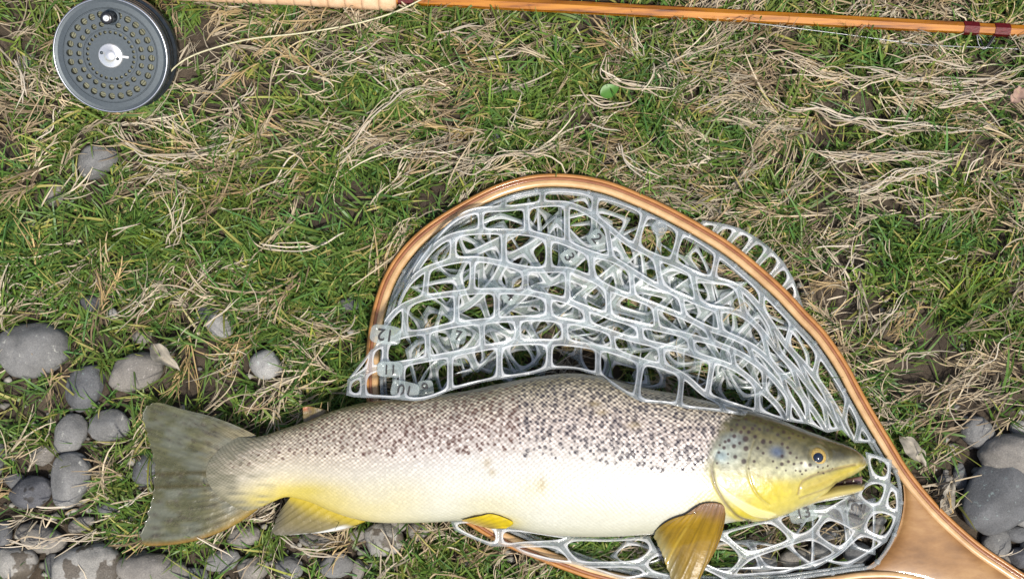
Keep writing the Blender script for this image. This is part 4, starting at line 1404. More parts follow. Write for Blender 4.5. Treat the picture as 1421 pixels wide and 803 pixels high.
# ------------------------------------------------------------------ stones
bm = bmesh.new(); bmesh.ops.create_icosphere(bm, subdivisions=4, radius=1)
IV = np.array([v.co[:] for v in bm.verts]); IF = np.array([[v.index for v in f.verts] for f in bm.faces]); bm.free()
STONES = [
    # px, py, semi-axes px, angle, material, rise (share of height above ground), label
    (46, 489, 52, 42, 12, "stone_a", .60, "large flat oval grey stone with pale flecks, half sunk in grass"),
    (119, 538, 29, 36, -25, "stone_c", .5, "dark grey stone squeezed beside the big flecked oval stone"),
    (196, 517, 44, 28, 10, "stone_b", .55, "smooth brownish grey stone with a dead leaf lying on it"),
    (369, 507, 24, 22, -10, "stone_d", .7, "small round pale stone alone in the grass above the tail"),
    (304, 452, 19, 24, 20, "stone_d", .35, "pale stone mostly buried in turf above the lone pale round stone"),
    (127, 420, 17, 13, 0, "stone_k", .5, "small dark damp stone in a hollow of bare soil"),
    (157, 434, 7, 7, 0, "stone_d", .6, "tiny whitish pebble next to a small dark damp stone"),
    (132, 226, 26, 31, -30, "stone_a", .75, "egg shaped grey stone in the grass below the reel"),
    (76, 272, 15, 19, 10, "stone_b", .25, "dull stone sunk in grass beside the egg shaped grey stone"),
    (97, 602, 23, 30, -30, "stone_a", .65, "upright oval grey stone resting on a taller egg shaped one"),
    (156, 591, 32, 24, 15, "stone_a", .7, "rounded grey stone close to the upper lobe of the tail"),
    (101, 664, 29, 41, -8, "stone_a", .7, "tall egg shaped grey stone with a dark dot"),
    (46, 684, 32, 25, 10, "stone_k", .6, "dark slate coloured stone leaning against the tall egg shaped one"),
    (203, 654, 22, 26, 5, "stone_c", .5, "greenish grey stone tucked under the trailing edge of the tail"),
    (62, 631, 18, 15, 0, "stone_b", .4, "small grassy brown stone left among the oval ones"),
    (22, 667, 14, 11, 0, "stone_c", .4, "small dull stone beside the dark slate coloured one"),
    (58, 747, 37, 20, -12, "stone_b", .55, "long rough flat stone with ragged pale edge"),
    (20, 779, 33, 28, 0, "stone_w", .6, "rounded stone with damp spots beside the largest damp patched stone"),
    (118, 787, 54, 34, 5, "stone_w", .65, "largest stone with dark damp patches on pale rock"),
    (212, 792, 52, 30, -8, "stone_b", .6, "broad sandy grey stone under the lower tip of the tail"),
    (4, 742, 14, 20, 0, "stone_c", .5, "dark round stone at the end of the long rough flat stone"),
    (112, 727, 20, 11, 25, "stone_b", .4, "thin pale stone in grass between tall egg stone and tail"),
    (150, 706, 16, 11, 0, "stone_c", .35, "small half buried stone in grass beside the lower tail lobe"),
    (75, 783, 14, 20, 10, "stone_c", .4, "narrow grey stone wedged beside the largest damp patched stone"),
    (532, 746, 29, 25, -10, "stone_w", .55, "rounded stone with a brown wet splash below the belly"),
    (549, 731, 17, 11, 0, "stone_b", .6, "small pebble touching the belly above the wet splashed stone"),
    (581, 734, 18, 13, 10, "stone_b", .6, "rounded brown pebble on bare soil against the trout's belly"),
    (466, 783, 25, 18, 12, "stone_a", .55, "angular grey stone below the anal fin with straw across it"),
    (402, 786, 20, 16, -20, "stone_a", .5, "grey stone in straw below the white edge of the anal fin"),
    (497, 791, 9, 16, 0, "stone_b", .4, "narrow upright brown stone beside the angular grey stone"),
    (340, 742, 26, 17, 20, "stone_b", .35, "dusty brown stone behind straw between tail and anal fin"),
    (310, 776, 28, 16, 10, "stone_a", .4, "grey stone in tangled grass near the lower tail lobe"),
    (352, 789, 22, 16, 0, "stone_b", .4, "brown stone under straw, between two grey ones below the fins"),
    (270, 797, 18, 12, 0, "stone_c", .4, "dark stone beside the broad sandy grey stone"),
    (438, 748, 24, 12, 0, "stone_b", .3, "flat brown stone half hidden just under the anal fin"),
    (500, 741, 16, 10, 0, "stone_b", .3, "flat dusty stone between the anal fin and the wet splashed stone"),
    (1053, 781, 24, 20, 10, "stone_a", .5, "pale grey stone seen through an opening of the net near the pectoral fin"),
    (1105, 772, 24, 14, 5, "stone_b", .4, "brown stone under the net between pale grey stone and number tab"),
    (1137, 762, 17, 13, 0, "stone_a", .45, "grey pebble under the netting below the thirteen"),
    (1150, 738, 15, 11, 20, "stone_c", .4, "dark pebble seen through the square opening beside the twelve"),
    (1170, 742, 12, 9, 0, "stone_b", .45, "small brown pebble in the square opening of the net beside the twelve"),
    (1192, 768, 22, 16, -15, "stone_c", .45, "dark grey stone under the netting by the throat of the net"),
    (1215, 735, 14, 9, 20, "stone_b", .4, "thin brown pebble behind the opening next to the wooden throat"),
    (1222, 722, 9, 7, 0, "stone_a", .45, "tiny grey pebble behind the opening next to the wooden throat"),
    (1357, 604, 24, 27, 0, "stone_a", .7, "round light grey stone with a pinhole above the big stones by the handle"),
    (1398, 634, 58, 34, -8, "stone_b", .75, "large brownish grey stone with hollows, next to the round pinhole stone"),
    (1382, 694, 46, 58, -35, "stone_c", .7, "large dark blue grey wedge shaped stone beside the net handle"),
    (1333, 664, 10, 22, 8, "stone_c", .5, "narrow upright slab beside the dark wedge shaped stone"),
    (1381, 752, 21, 22, 10, "stone_a", .6, "rounded grey stone between the dark wedge stone and the handle"),
    (1409, 741, 20, 13, -10, "stone_c", .8, "small smooth blue grey stone lying on rounder stones by the handle"),
    (1424, 712, 18, 21, 0, "stone_d", .8, "pale beige round stone above the small smooth blue grey stone"),
    (1414, 772, 18, 15, 0, "stone_k", .6, "dark stone under the small smooth blue grey stone"),
    (1395, 776, 9, 8, 0, "stone_b", .5, "little brown pebble wedged against the outer edge of the handle"),
    (1345, 690, 9, 14, 0, "stone_c", .4, "small dark stone under the edge of the wedge shaped stone"),
    (1414, 594, 13, 12, 0, "stone_d", .6, "small pale stone above the large brownish grey stone with hollows"),
    (1312, 668, 14, 10, 20, "stone_b", .3, "muddy brown stone in the roots beside the curved net frame"),
    (1450, 660, 40, 44, 0, "stone_a", .6, "big grey stone at the outer side of the stone pile by the handle"),
    (1455, 765, 40, 34, 0, "stone_c", .6, "big dark stone beyond the pale beige round one"),
    (36, 86, 17, 16, 0, "stone_b", .25, "dull brown stone sunk in the grass beside the reel"),
    (38, 313, 14, 10, 0, "stone_b", .3, "small dull stone sunk in the grass, far below the reel"),
    (-20, 640, 26, 30, 0, "stone_a", .6, "grey stone next to the small dull stone by the oval stones"),
    (283, 433, 13, 10, 30, "stone_k", .35, "dark brown stone in a soil hollow beside the buried pale stone"),
    (196, 466, 14, 11, 0, "stone_b", .3, "brown stone showing through grass above the leaf covered stone"),
    (486, 421, 14, 10, 0, "stone_k", .3, "dark stone in bare soil just outside the net hoop"),
    (486, 460, 5, 4, 0, "stone_d", .5, "tiny pale pebble just outside the net hoop"),
    (688, 192, 12, 9, 40, "stone_k", .35, "dark stone deep in the turf between rod and net hoop"),
    (370, 178, 12, 8, 20, "stone_k", .3, "dark stone deep in the turf to the side of the reel"),
    (908, 237, 12, 8, 0, "stone_c", .35, "dark blue grey stone in the turf above the net hoop"),
]
sr = np.random.default_rng(99)
stone_fp = []
for (px, py, a, b_, ang, mk_, rise, lab) in STONES:
    v = IV.copy()
    for _ in range(7):
        d = sr.normal(size=3); d /= np.linalg.norm(d)
        v *= (1 + .055 * np.sin(v @ d * sr.uniform(1.2, 3.2) + sr.uniform(0, 6)))[:, None]
    for _ in range(14):
        d = sr.normal(size=3); d /= np.linalg.norm(d)
        v *= (1 + .008 * np.sin(v @ d * sr.uniform(6, 16) + sr.uniform(0, 6)))[:, None]
    for _ in range(3):      # worn facets
        d = sr.normal(size=3); d[2] = abs(d[2]) * .6; d /= np.linalg.norm(d)
        h_ = sr.uniform(.80, .95); k = v @ d
        v -= np.outer(np.where(k > h_, (k - h_) * .75, 0), d)
    v[:, :2] /= np.abs(v[:, :2]).max(0)
    hgt = min(a, b_) * PXM * sr.uniform(.62, .8)
    A = v * np.array([a * PXM, b_ * PXM, hgt])
    cph, sph = math.cos(math.radians(ang)), math.sin(math.radians(ang))
    A = A @ np.array([[cph, sph, 0], [-sph, cph, 0], [0, 0, 1]])
    zc0 = hgt * (2 * rise - 1)
    q = P(px, py, max(0, zc0))
    o = mk("stone", A, IF, M[mk_])
    zc0 += .22 * hgt
    o.location = (q[0], q[1], zc0)
    tag(o, lab, "stone", "river stones in the turf")
    stone_fp.append((q[0], q[1], a * PXM, b_ * PXM, math.radians(ang), zc0 + hgt))

# gravel between the stones
gr = np.random.default_rng(3)
bm = bmesh.new(); bmesh.ops.create_icosphere(bm, subdivisions=1, radius=1)
JV = np.array([v.co[:] for v in bm.verts]); JF = np.array([[v.index for v in f.verts] for f in bm.faces]); bm.free()
gv, gf, gc, off = [], [], [], 0
cnt = 0
while cnt < 900:
    x, y = gr.uniform(-80, 1500), gr.uniform(380, 860)
    d_ = 1.0 if (y > 715 or (x < 260 and y > 560) or (x > 1290 and y > 560)) else .12
    if gr.random() > d_: continue
    q = P(x, y, 0); s = gr.uniform(.0012, .0036)
    v = JV * (1 + .25 * gr.normal(size=JV.shape)) * s * np.array([1.2, 1, .7])
    gv.append(v + [q[0], q[1], float(ground_z(q[0], q[1])) - .002]); gf.append(JF + off); off += len(JV)
    gc.append(np.tile(np.array([.2, .19, .17]) * gr.uniform(.5, 1.5), (len(JV), 1))); cnt += 1
gm, t, b = mat("gravel"); t.links.new(vcol(t), b.inputs[0]); b.inputs["Roughness"].default_value = .85
tag(mk("gravel", np.vstack(gv), np.vstack(gf), gm, None, np.vstack(gc), False), "fine grit scattered on the soil between the stones", "gravel", kind="stuff")

# ------------------------------------------------------------------ height limit for grass under the things that press on it
RX0, RY0, RES = -.90, -.60, .001
RNX, RNY = 1900, 1200
CAP = np.full((RNX, RNY), 9.0, np.float32)
cxg, cyg = np.meshgrid(RX0 + (np.arange(RNX) + .5) * RES, RY0 + (np.arange(RNY) + .5) * RES, indexing='ij')


def capoly(poly, h):
    poly = np.asarray(poly)
    i0 = max(0, int((poly[:, 0].min() - RX0) / RES)); i1 = min(RNX, int((poly[:, 0].max() - RX0) / RES) + 2)
    j0 = max(0, int((poly[:, 1].min() - RY0) / RES)); j1 = min(RNY, int((poly[:, 1].max() - RY0) / RES) + 2)
    if i1 <= i0 or j1 <= j0: return
    mk_ = inpoly(cxg[i0:i1, j0:j1], cyg[i0:i1, j0:j1], poly)
    sub = CAP[i0:i1, j0:j1]
    sub[mk_] = np.minimum(sub[mk_], h)


hoop_poly = P(OUT[:, 0], OUT[:, 1], .01)[:, :2]
capoly(hoop_poly, .013)
for i in range(0, len(OUT) - 6, 5):
    seg_o = OUT[i:i + 7]; seg_i = seg_o + INN[i:i + 7] * 23
    q = np.vstack([seg_o, seg_i[::-1]])
    capoly(P(q[:, 0], q[:, 1], .01)[:, :2], .005)
sq = np.vstack([sc0, sc1[::-1]])
capoly(P(sq[:, 0], sq[:, 1], .006)[:, :2], .0055)
tq = np.vstack([up, lo[::-1]])
capoly(P(tq[:, 0], tq[:, 1], .01)[:, :2], .005)
capoly(P(fish_poly[:, 0], fish_poly[:, 1], .03)[:, :2], .014)
tailp = np.array([(350, 606), (203, 562), (214, 650), (196, 755), (352, 708)])
capoly(P(tailp[:, 0], tailp[:, 1], .02)[:, :2], .017)
capoly(P(np.array([404, 382, 382, 508.]), np.array([689, 724, 742, 725.]), .02)[:, :2], .014)
a = np.linspace(0, 2 * np.pi, 40)
capoly(np.stack([fc[0] + .006 + .053 * np.cos(a), fc[1] + .003 + .053 * np.sin(a)], -1), .006)
rx = np.array([548, 1700.]); rc_ = rodc(rx)
capoly(P(np.r_[rx, rx[::-1]], np.r_[rc_ - 9, rc_[::-1] + 9], .012)[:, :2], .009)
rx = np.array([0, 552.]); rc_ = rodc(rx)
capoly(P(np.r_[rx, rx[::-1]], np.r_[rc_ - 20, rc_[::-1] + 20], .012)[:, :2], .004)


def cap_at(x, y):
    i = np.clip(((x - RX0) / RES).astype(int), 0, RNX - 1); j = np.clip(((y - RY0) / RES).astype(int), 0, RNY - 1)
    c = CAP[i, j].copy()
    c[(x < RX0) | (x > RX0 + RNX * RES) | (y < RY0) | (y > RY0 + RNY * RES)] = 9
    return c


def in_stone(x, y, grow=.9):
    r = np.zeros(x.shape, bool)
    for (sx, sy, a, b_, an, h_) in stone_fp:
        c, s = math.cos(an), math.sin(an)
        dx, dy = x - sx, y - sy
        r |= ((dx * c + dy * s) / (a * grow)) ** 2 + ((-dx * s + dy * c) / (b_ * grow)) ** 2 < 1
    return r


# ------------------------------------------------------------------ grass
def density(px, py):
    """green and dry cover by place, 0..1"""
    gpx = np.ones(px.shape) * .85
    gpx = np.where((px < 340) & (py > 440), .55, gpx)
    gpx = np.where((px < 240) & (py > 560), .42, gpx)
    gpx = np.where((py > 735) & (py < 840), .34, gpx)
    gpx = np.where((py > 735) & (px > 560) & (px < 960), .8, gpx)
    gpx = np.where((px > 1230) & (py > 500) & (px < 1520), .30, gpx)
    gpx = np.where((px > 1290) & (py > 600) & (px < 1500) & (py < 810), .05, gpx)
    gpx = np.where((px > 950) & (py > 60) & (py < 250), .62, gpx)
    gpx = np.where((px > 1000) & (py > 640) & (px < 1260), .12, gpx)
    n = N3.fbm(px / 90 + 3, py / 70 + 8, 3)
    gpx = gpx * np.clip(.30 + 3.4 * (n - .36), .10, 1.25)
    d = np.where(px < 760, .42, .55)
    d = np.where((px > 900) & (py < 300), .95, d)
    d = np.where((px > 250) & (px < 950) & (py < 260), .62, d)
    d = np.where((px < 240) & (py > 560), .22, d)
    d = np.where((px > 1230) & (py > 480), .6, d)
    d = np.where((px > 1300) & (py > 600) & (px < 1500) & (py < 810), .04, d)
    d = np.where((px > 1000) & (py > 640) & (px < 1260), .2, d)
    n2 = N1.fbm(px / 80 + 33, py / 60 + 18, 3)
    d = d * np.clip(.3 + 2.8 * (n2 - .32), .08, 1.3)
    return gpx, d


def blades(base, az, L, lean0, bend, wd, cols, name, m, K=5, capfree=.05, curl=None, tipw=.15, z0=0., label=None, floor=.002):
    n = len(base)
    s = np.linspace(0, 1, K)
    lean = lean0[:, None] + bend[:, None] * s[None]
    azs = az[:, None] + (0 if curl is None else curl[:, None] * s[None])
    st = (L / (K - 1))[:, None]
    dx = np.sin(lean) * np.cos(azs) * st; dy = np.sin(lean) * np.sin(azs) * st; dz = np.cos(lean) * st
    X = base[:, 0, None] + np.c_[np.zeros(n), np.cumsum(dx[:, :-1], 1)]
    Y = base[:, 1, None] + np.c_[np.zeros(n), np.cumsum(dy[:, :-1], 1)]
    Z = base[:, 2, None] + np.c_[np.zeros(n), np.cumsum(dz[:, :-1], 1)]
    c = cap_at(X, Y)
    fr = rng.random(n) < capfree
    fishcap = c[:, :] < .0125
    c = np.where(fr[:, None] & ~fishcap, 9, c)
    Z = np.minimum(Z, c - rng.random((n, 1)) * .004)
    gz = ground_z(X, Y)
    Z = np.maximum(Z, gz + floor * .2 + z0)
    tw = rng.uniform(-.9, .9, n)[:, None]
    px_, py_ = -np.sin(azs + tw * .3), np.cos(azs + tw * .3)
    wz = np.sin(tw)
    half = .5 * wd[:, None] * (np.interp(s, [0, .25, .7, 1], [.7, 1, .75, tipw]))[None]
    wv = np.stack([px_ * np.cos(tw), py_ * np.cos(tw), wz + 0 * px_], -1) * half[..., None]
    C = np.stack([X, Y, Z], -1)
    V = np.stack([C - wv, C + wv], 2).reshape(-1, 3)
    b0 = (np.arange(n) * K * 2)[:, None] + (np.arange(K - 1) * 2)[None]
    F = np.stack([b0, b0 + 1, b0 + 3, b0 + 2], -1).reshape(-1, 4)
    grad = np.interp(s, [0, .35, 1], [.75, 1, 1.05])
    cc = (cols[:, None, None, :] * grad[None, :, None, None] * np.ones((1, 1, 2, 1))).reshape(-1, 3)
    return mk(name, V, F, m, None, cc, True)


def scatter_tufts(nt, x0, x1, y0, y1, which, nper, r):
    px = r.uniform(x0, x1, nt); py = r.uniform(y0, y1, nt)
    g_, d_ = density(px, py)
    k = r.random(nt) < (g_ if which == 'g' else d_)
    return px[k], py[k]


def pal(cols, n, r):
    cols = np.array(cols); i = r.integers(0, len(cols), n); j = r.integers(0, len(cols), n); t_ = r.random(n)[:, None]
    return (cols[i] * (1 - t_) + cols[j] * t_) * r.uniform(.75, 1.25, n)[:, None]


gr = np.random.default_rng(42)
GREEN = [(.060, .145, .026), (.090, .185, .034), (.13, .215, .036), (.07, .17, .05), (.15, .21, .04), (.10, .165, .035), (.18, .21, .05)]
DRY = [(.40, .32, .20), (.47, .395, .28), (.31, .23, .14), (.52, .45, .335), (.40, .285, .13), (.24, .175, .105), (.45, .39, .295)]


def green_field(nt, box, per, Lm, name, label, thin=1.0):
    px, py = scatter_tufts(nt, *box, 'g', per, gr)
    B = P(px, py, 0)
    cnt = gr.poisson(per, len(px)) + 2
    idx = np.repeat(np.arange(len(px)), cnt)
    n = len(idx)
    base = B[idx].copy()
    base[:, :2] += gr.normal(0, .0042, (n, 2))
    ok = ~in_stone(base[:, 0], base[:, 1], 1.10)
    base, idx = base[ok], idx[ok]; n = len(idx)
    base[:, 2] = ground_z(base[:, 0], base[:, 1]) - .003
    taz = gr.uniform(0, 2 * np.pi, len(px)); az = taz[idx] + gr.normal(0, 1.15, n)
    tl = gr.uniform(.75, 1.3, len(px))
    L = np.clip(gr.gamma(6, Lm / 6, n), .006, .055) * tl[idx]
    lean = np.abs(gr.normal(.70, .35, n)); bend = gr.normal(.80, .45, n)
    wd = gr.uniform(.0010, .0024, n) * thin
    tc = pal(GREEN, len(px), gr)
    col = tc[idx] * gr.uniform(.75, 1.3, (n, 1)) * .75 + pal(GREEN, n, gr) * .25
    yl = gr.random(n) < .12
    col[yl] = pal([(.30, .28, .08), (.38, .33, .12), (.28, .30, .06)], yl.sum(), gr)
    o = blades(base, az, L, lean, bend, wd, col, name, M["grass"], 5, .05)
    tag(o, label, "grass", kind="stuff")


green_field(18500, (-380, 1800, -380, 1160), 10, .0215, "green_grass", "short green turf grass growing between the dry straw")
# margins outside the picture, sparser
def margin(nt):
    x = gr.uniform(-1.9, 1.9, nt * 3); y = gr.uniform(-1.6, 1.9, nt * 3)
    q = PX(np.stack([x, y, 0 * x], -1)); k = (q[:, 0] < -360) | (q[:, 0] > 1780) | (q[:, 1] < -360) | (q[:, 1] > 1140)
    x, y = x[k][:nt], y[k][:nt]; idx = np.repeat(np.arange(len(x)), 8); n = len(idx)
    base = np.stack([x[idx], y[idx], 0 * x[idx]], -1); base[:, :2] += gr.normal(0, .010, (n, 2)); base[:, 2] = ground_z(base[:, 0], base[:, 1]) - .003
    col = pal(GREEN, n, gr); dr = gr.random(n) < .42; col[dr] = pal(DRY, dr.sum(), gr)
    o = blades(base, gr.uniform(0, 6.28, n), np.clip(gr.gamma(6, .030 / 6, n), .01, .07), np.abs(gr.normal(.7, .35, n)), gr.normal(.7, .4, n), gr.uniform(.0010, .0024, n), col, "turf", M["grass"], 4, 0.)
    tag(o, "mixed green and dry turf spreading out around the gear", "grass", kind="stuff")
margin(16000)
def moss(cx, cy, rx, ry, n):
    x = gr.normal(cx, rx, n); y = gr.normal(cy, ry, n); base = P(x, y, 0); base[:, 2] = ground_z(base[:, 0], base[:, 1]) + gr.uniform(0, .004, n)
    return base
mb = np.vstack([moss(1352, 278, 26, 12, 700), moss(1318, 388, 34, 16, 800), moss(1300, 350, 30, 10, 300), moss(330, 392, 20, 10, 260), moss(215, 332, 16, 8, 160)]); n = len(mb)
tag(blades(mb, gr.uniform(0, 6.28, n), gr.uniform(.003, .008, n), np.abs(gr.normal(.8, .4, n)), gr.normal(.6, .4, n), gr.uniform(.0009, .0018, n), pal([(.15, .20, .02), (.22, .26, .03), (.10, .16, .02)], n, gr), "moss", M["grass"], 4, 0.), "low yellow green moss filling hollows of the turf", "moss", kind="stuff")

# dry mat: bundles of bent fibres following a combed direction
def flow(px, py):
    a = np.where((px > 900) & (py < 300), -.08, .45)
    a = np.where((px > 900) & (py > 300), .35, a)
    a = np.where((px < 450) & (py > 300), .6, a)
    return a + 2.2 * (N2.fbm(px / 130 + 5, py / 130 + 60, 2) - .5)


def dry_field(nb, per):
    px, py = scatter_tufts(nb, -380, 1800, -380, 1160, 'd', per, gr)
    nB = len(px)
    B = P(px, py, 0)
    fl = flow(px, py) + np.where(gr.random(nB) < .5, 0, np.pi)
    fl = fl + gr.normal(0, .45, nB)
    cnt = gr.poisson(per, nB) + 3
    idx = np.repeat(np.arange(nB), cnt); n = len(idx)
    base = B[idx].copy()
    tight = np.where(gr.random(nB) < .6, .45, 1.3)
    along = gr.normal(0, .011, n); acr = gr.normal(0, .0032, n) * tight[idx]
    base[:, 0] += np.cos(fl[idx]) * along - np.sin(fl[idx]) * acr
    base[:, 1] += np.sin(fl[idx]) * along + np.cos(fl[idx]) * acr
    ok = ~in_stone(base[:, 0], base[:, 1], 1.12); base, idx = base[ok], idx[ok]; n = len(idx)
    lift = gr.uniform(.000, .011, nB)
    base[:, 2] = ground_z(base[:, 0], base[:, 1]) + lift[idx] + gr.uniform(.000, .004, n)
    L = np.clip(gr.gamma(4, .021 / 4, n), .006, .06)
    lean = gr.normal(1.20, .25, n); bend = gr.normal(.28, .35, n)
    bc = pal(DRY, nB, gr)
    col = bc[idx] * gr.uniform(.7, 1.25, (n, 1))
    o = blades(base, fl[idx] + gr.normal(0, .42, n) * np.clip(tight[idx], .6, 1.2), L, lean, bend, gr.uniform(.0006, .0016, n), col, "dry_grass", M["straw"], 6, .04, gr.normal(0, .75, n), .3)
    tag(o, "matted tan and grey dry grass combed across the turf", "grass", kind="stuff")


dry_field(6600, 13)

# long pale strands
def Z3(lst, org, s): return [[(org[0] + x / s, org[1] + y / s) for x, y in l] for l in lst]
ST = Z3([[(310, 170), (400, 215), (500, 255), (600, 295), (720, 330), (850, 320), (960, 310), (1130, 265)],
         [(680, 275), (800, 290), (950, 315), (1080, 340), (1200, 340), (1330, 320), (1421, 270), (1500, 250)],
         [(850, 340), (900, 375), (1000, 380), (1150, 385), (1300, 370), (1421, 335), (1500, 320)],
         [(370, 395), (450, 440), (560, 440), (660, 475), (780, 505), (900, 520), (1040, 520), (1200, 525), (1300, 510), (1421, 480)],
         [(720, 610), (830, 570), (920, 540), (1040, 520)], [(510, 620), (620, 635), (760, 640), (900, 640), (1010, 630), (1150, 645), (1280, 620)],
         [(750, 680), (860, 665), (970, 630)], [(1290, 620), (1230, 680), (1190, 740), (1150, 790)], [(390, 280), (470, 290), (600, 310), (700, 330)],
         [(80, 460), (180, 400), (280, 350), (380, 290)], [(0, 380), (60, 345), (100, 300)], [(640, 790), (800, 760), (930, 710), (1050, 690), (1230, 640)],
         [(700, 65), (740, 20), (790, 0)], [(1000, 420), (1100, 430), (1250, 400), (1421, 390)], [(900, 240), (1000, 235), (1130, 255), (1300, 270)]], (940, 0), 2.954)
ST += Z3([[(0, 640), (60, 580), (110, 500), (170, 440), (270, 385), (400, 360), (500, 340)], [(0, 235), (100, 200), (180, 180), (260, 160)],
          [(320, 100), (330, 145), (430, 145), (520, 110), (600, 75)], [(30, 500), (110, 560), (180, 595), (280, 640), (440, 620), (560, 590)],
          [(470, 700), (580, 690), (660, 650), (800, 635), (880, 610), (1020, 550)], [(680, 620), (710, 540), (715, 450), (760, 380), (800, 300)],
          [(1095, 220), (1100, 290), (1160, 345), (1280, 370), (1380, 385), (1421, 375)], [(1020, 520), (1100, 545), (1180, 540)],
          [(560, 270), (660, 230), (740, 210), (810, 170)], [(1000, 350), (1040, 410), (1150, 425), (1230, 410), (1260, 360)],
          [(1150, 590), (1170, 640), (1240, 700), (1320, 750)]], (470, 0), 2.96)
ST += Z3([[(140, 610), (180, 550), (220, 470), (270, 390)], [(480, 500), (520, 570), (600, 640), (760, 650), (900, 620), (1000, 590), (1080, 510)],
          [(900, 470), (980, 440), (1030, 380), (1075, 270)], [(1130, 330), (1200, 300), (1300, 260), (1421, 225)], [(60, 250), (95, 330), (100, 420), (90, 470)],
          [(580, 790), (640, 690), (700, 630)], [(640, 745), (740, 700), (860, 640)], [(1120, 760), (1200, 680), (1260, 600)]], (0, 0), 2.96)
ST += Z3([[(480, 150), (560, 125), (640, 110)], [(1000, 60), (900, 50), (860, 20)], [(1421, 170), (1300, 205), (1150, 215), (1060, 190), (1030, 120)],
          [(640, 400), (600, 480), (540, 560)], [(830, 540), (880, 490), (960, 440), (1010, 420)], [(420, 500), (520, 480), (600, 400)], [(680, 90), (740, 40), (800, 0)]], (0, 270), 2.96)
ST += Z3([[(840, 540), (880, 470), (920, 400), (960, 370)], [(600, 240), (700, 215), (800, 230)], [(680, 330), (740, 270), (780, 250)], [(855, 180), (850, 240), (865, 290)],
          [(1040, 270), (1150, 240), (1200, 230)], [(920, 720), (960, 650), (1100, 650), (1180, 640)], [(1180, 780), (1250, 700), (1350, 600), (1421, 560)], [(960, 105), (1050, 95), (1120, 90)]], (940, 270), 2.954)
ST += Z3([[(1150, 330), (1180, 310), (1260, 270)], [(420, 720), (480, 690), (570, 650)], [(100, 590), (130, 570), (260, 440)], [(720, 300), (850, 180), (1000, 60)]], (1240, 540), 3.05)
ST += [[(352, 728), (372, 714), (392, 700)], [(395, 742), (420, 757), (460, 752), (490, 748)], [(404, 765), (440, 770), (470, 766), (500, 775)], [(270, 745), (310, 770), (330, 800)], [(160, 700), (190, 690), (220, 672)], [(45, 700), (75, 706), (120, 700)], [(0, 752), (40, 755), (100, 747), (150, 742)]]
lv, lf, lc, off = [], [], [], 0
for st_ in ST:
    npx = sum(math.hypot(a_[0] - b_[0], a_[1] - b_[1]) for a_, b_ in zip(st_[:-1], st_[1:]))
    for k in range(gr.integers(4, 9) if npx > 130 else gr.integers(2, 4)):
        n = max(8, int(npx / 6))
        c = curve(st_, n)
        t0, t1 = sorted([gr.uniform(0, .25), gr.uniform(.7, 1)])
        c = c[int(t0 * n):max(int(t1 * n), int(t0 * n) + 5)]
        n = len(c); tt = np.linspace(0, 1, n)
        sd_ = gr.integers(0, 200)
        c = c + np.stack([(N1(tt * npx / 40 + sd_, tt * 0 + k) - .5) * 15, (N2(tt * npx / 40 + sd_, tt * 0 + k) - .5) * 15], -1) + gr.normal(0, 2.2, 2)
        z = .012 + .012 * N3(tt * npx / 50 + sd_, tt * 0 + 5) + gr.uniform(-.003, .003)
        w3 = P(c[:, 0], c[:, 1], z)
        cp = cap_at(w3[:, 0], w3[:, 1]); w3[:, 2] = np.minimum(w3[:, 2], cp)
        tg_ = np.gradient(w3, axis=0); nr = np.stack([-tg_[:, 1], tg_[:, 0], 0 * tt], -1); nr /= np.linalg.norm(nr, axis=1)[:, None] + 1e-9
        wd = gr.uniform(.0006, .0014) * np.interp(tt, [0, .1, .8, 1], [.5, 1, .9, .2]) / 2
        mid_ = w3 + np.array([0, 0, 1]) * wd[:, None] * .8
        V = np.stack([w3 - nr * wd[:, None], mid_, w3 + nr * wd[:, None]], 1).reshape(-1, 3)
        F = gridfaces(n, 3) + off
        col = pal([(.46, .38, .28), (.55, .48, .38), (.40, .32, .22), (.52, .46, .37)], 1, gr)[0]
        lv.append(V); lf.append(F); lc.append(np.tile(col, (len(V), 1))); off += len(V)
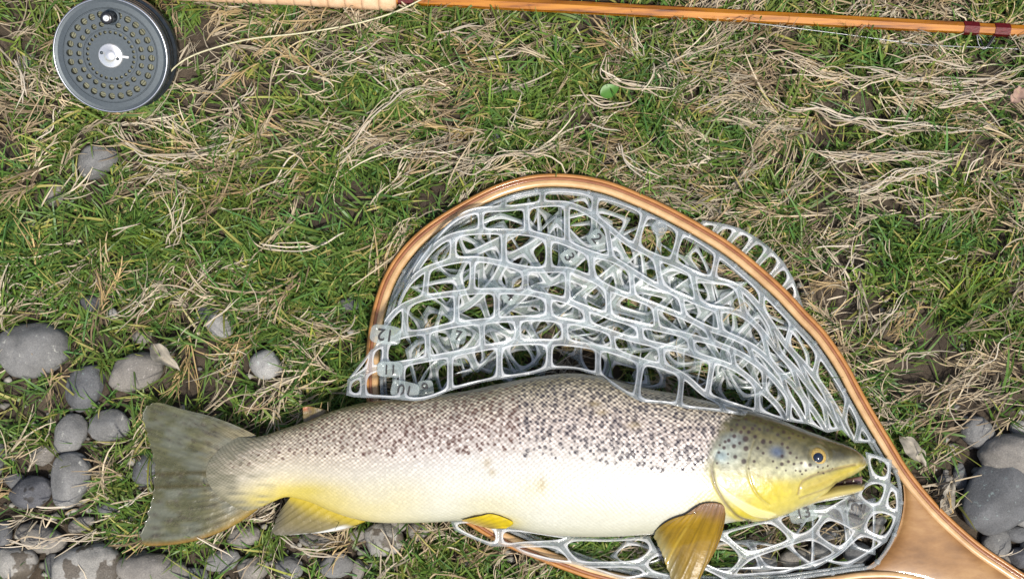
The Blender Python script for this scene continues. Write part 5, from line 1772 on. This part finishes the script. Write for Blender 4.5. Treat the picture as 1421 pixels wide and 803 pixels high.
tag(mk("dry_strands", np.vstack(lv), np.vstack(lf), M["straw"], None, np.vstack(lc)), "long pale dry stems lying loose on top of the turf", "dry stems", kind="stuff")

# broad green leaves and a dead leaf
def leaf(name, px, py, L, wd, ang, z, m, lab, cat, curl=.12, grp=None):
    n, k = 14, 9
    s = np.linspace(0, 1, n)[:, None]; t_ = np.linspace(-1, 1, k)[None]
    wdt = np.sin(np.clip(s, 0, 1) ** .75 * np.pi) ** .75
    X = (s - .5) * L + 0 * t_; Y = t_ * wd / 2 * wdt
    Z = curl * wd * (t_ ** 2) * wdt + .10 * L * np.sin(s * 3) + (curl > .2) * L * .22 * (N1(s * 5 + px, t_ * 2.2 + py) - .5)
    Y = Y * (1 + (curl > .2) * .8 * (N2(s * 6 + py, t_ * .6 + 9) - .5)); X = X + (curl > .2) * L * .2 * (N3(s * 3 + py, t_ * 2.5) - .5)
    c, s_ = math.cos(ang), math.sin(ang)
    q = P(px, py, z)
    V = np.stack([X * c - Y * s_, X * s_ + Y * c, Z], -1).reshape(-1, 3)
    V2 = V - [0, 0, .0003]
    o = mk(name, np.vstack([V, V2]), np.vstack([gridfaces(n, k), gridfaces(n, k)[:, ::-1] + n * k]), m)
    o.location = q
    tag(o, lab, cat, grp)


leaf("broad_leaf", 846, 127, .017, .012, .4, .011, M["clover"], "small round bright green leaf in the turf below the rod", "leaf")
leaf("dead_leaf", 229, 494, .030, .013, -.75, .022, M["deadleaf"], "crumpled grey dead leaf draped over a brownish grey stone", "leaf", .5)
leaf("dead_leaf", 1412, 132, .016, .012, .9, .022, plain("pinkish_leaf", (.33, .22, .17), .7, 0, .3, 90, .3), "small pinkish brown dead leaf under the end of the rod", "leaf", .3)
leaf("dead_leaf", 1265, 625, .030, .014, -.9, .012, M["deadleaf"], "grey dead leaf among roots against the curved net frame", "leaf", .4)
leaf("dead_leaf", 1313, 690, .030, .013, 1.2, .012, M["deadleaf"], "pale torn dead leaf between net handle and dark wedge stone", "leaf", .4)
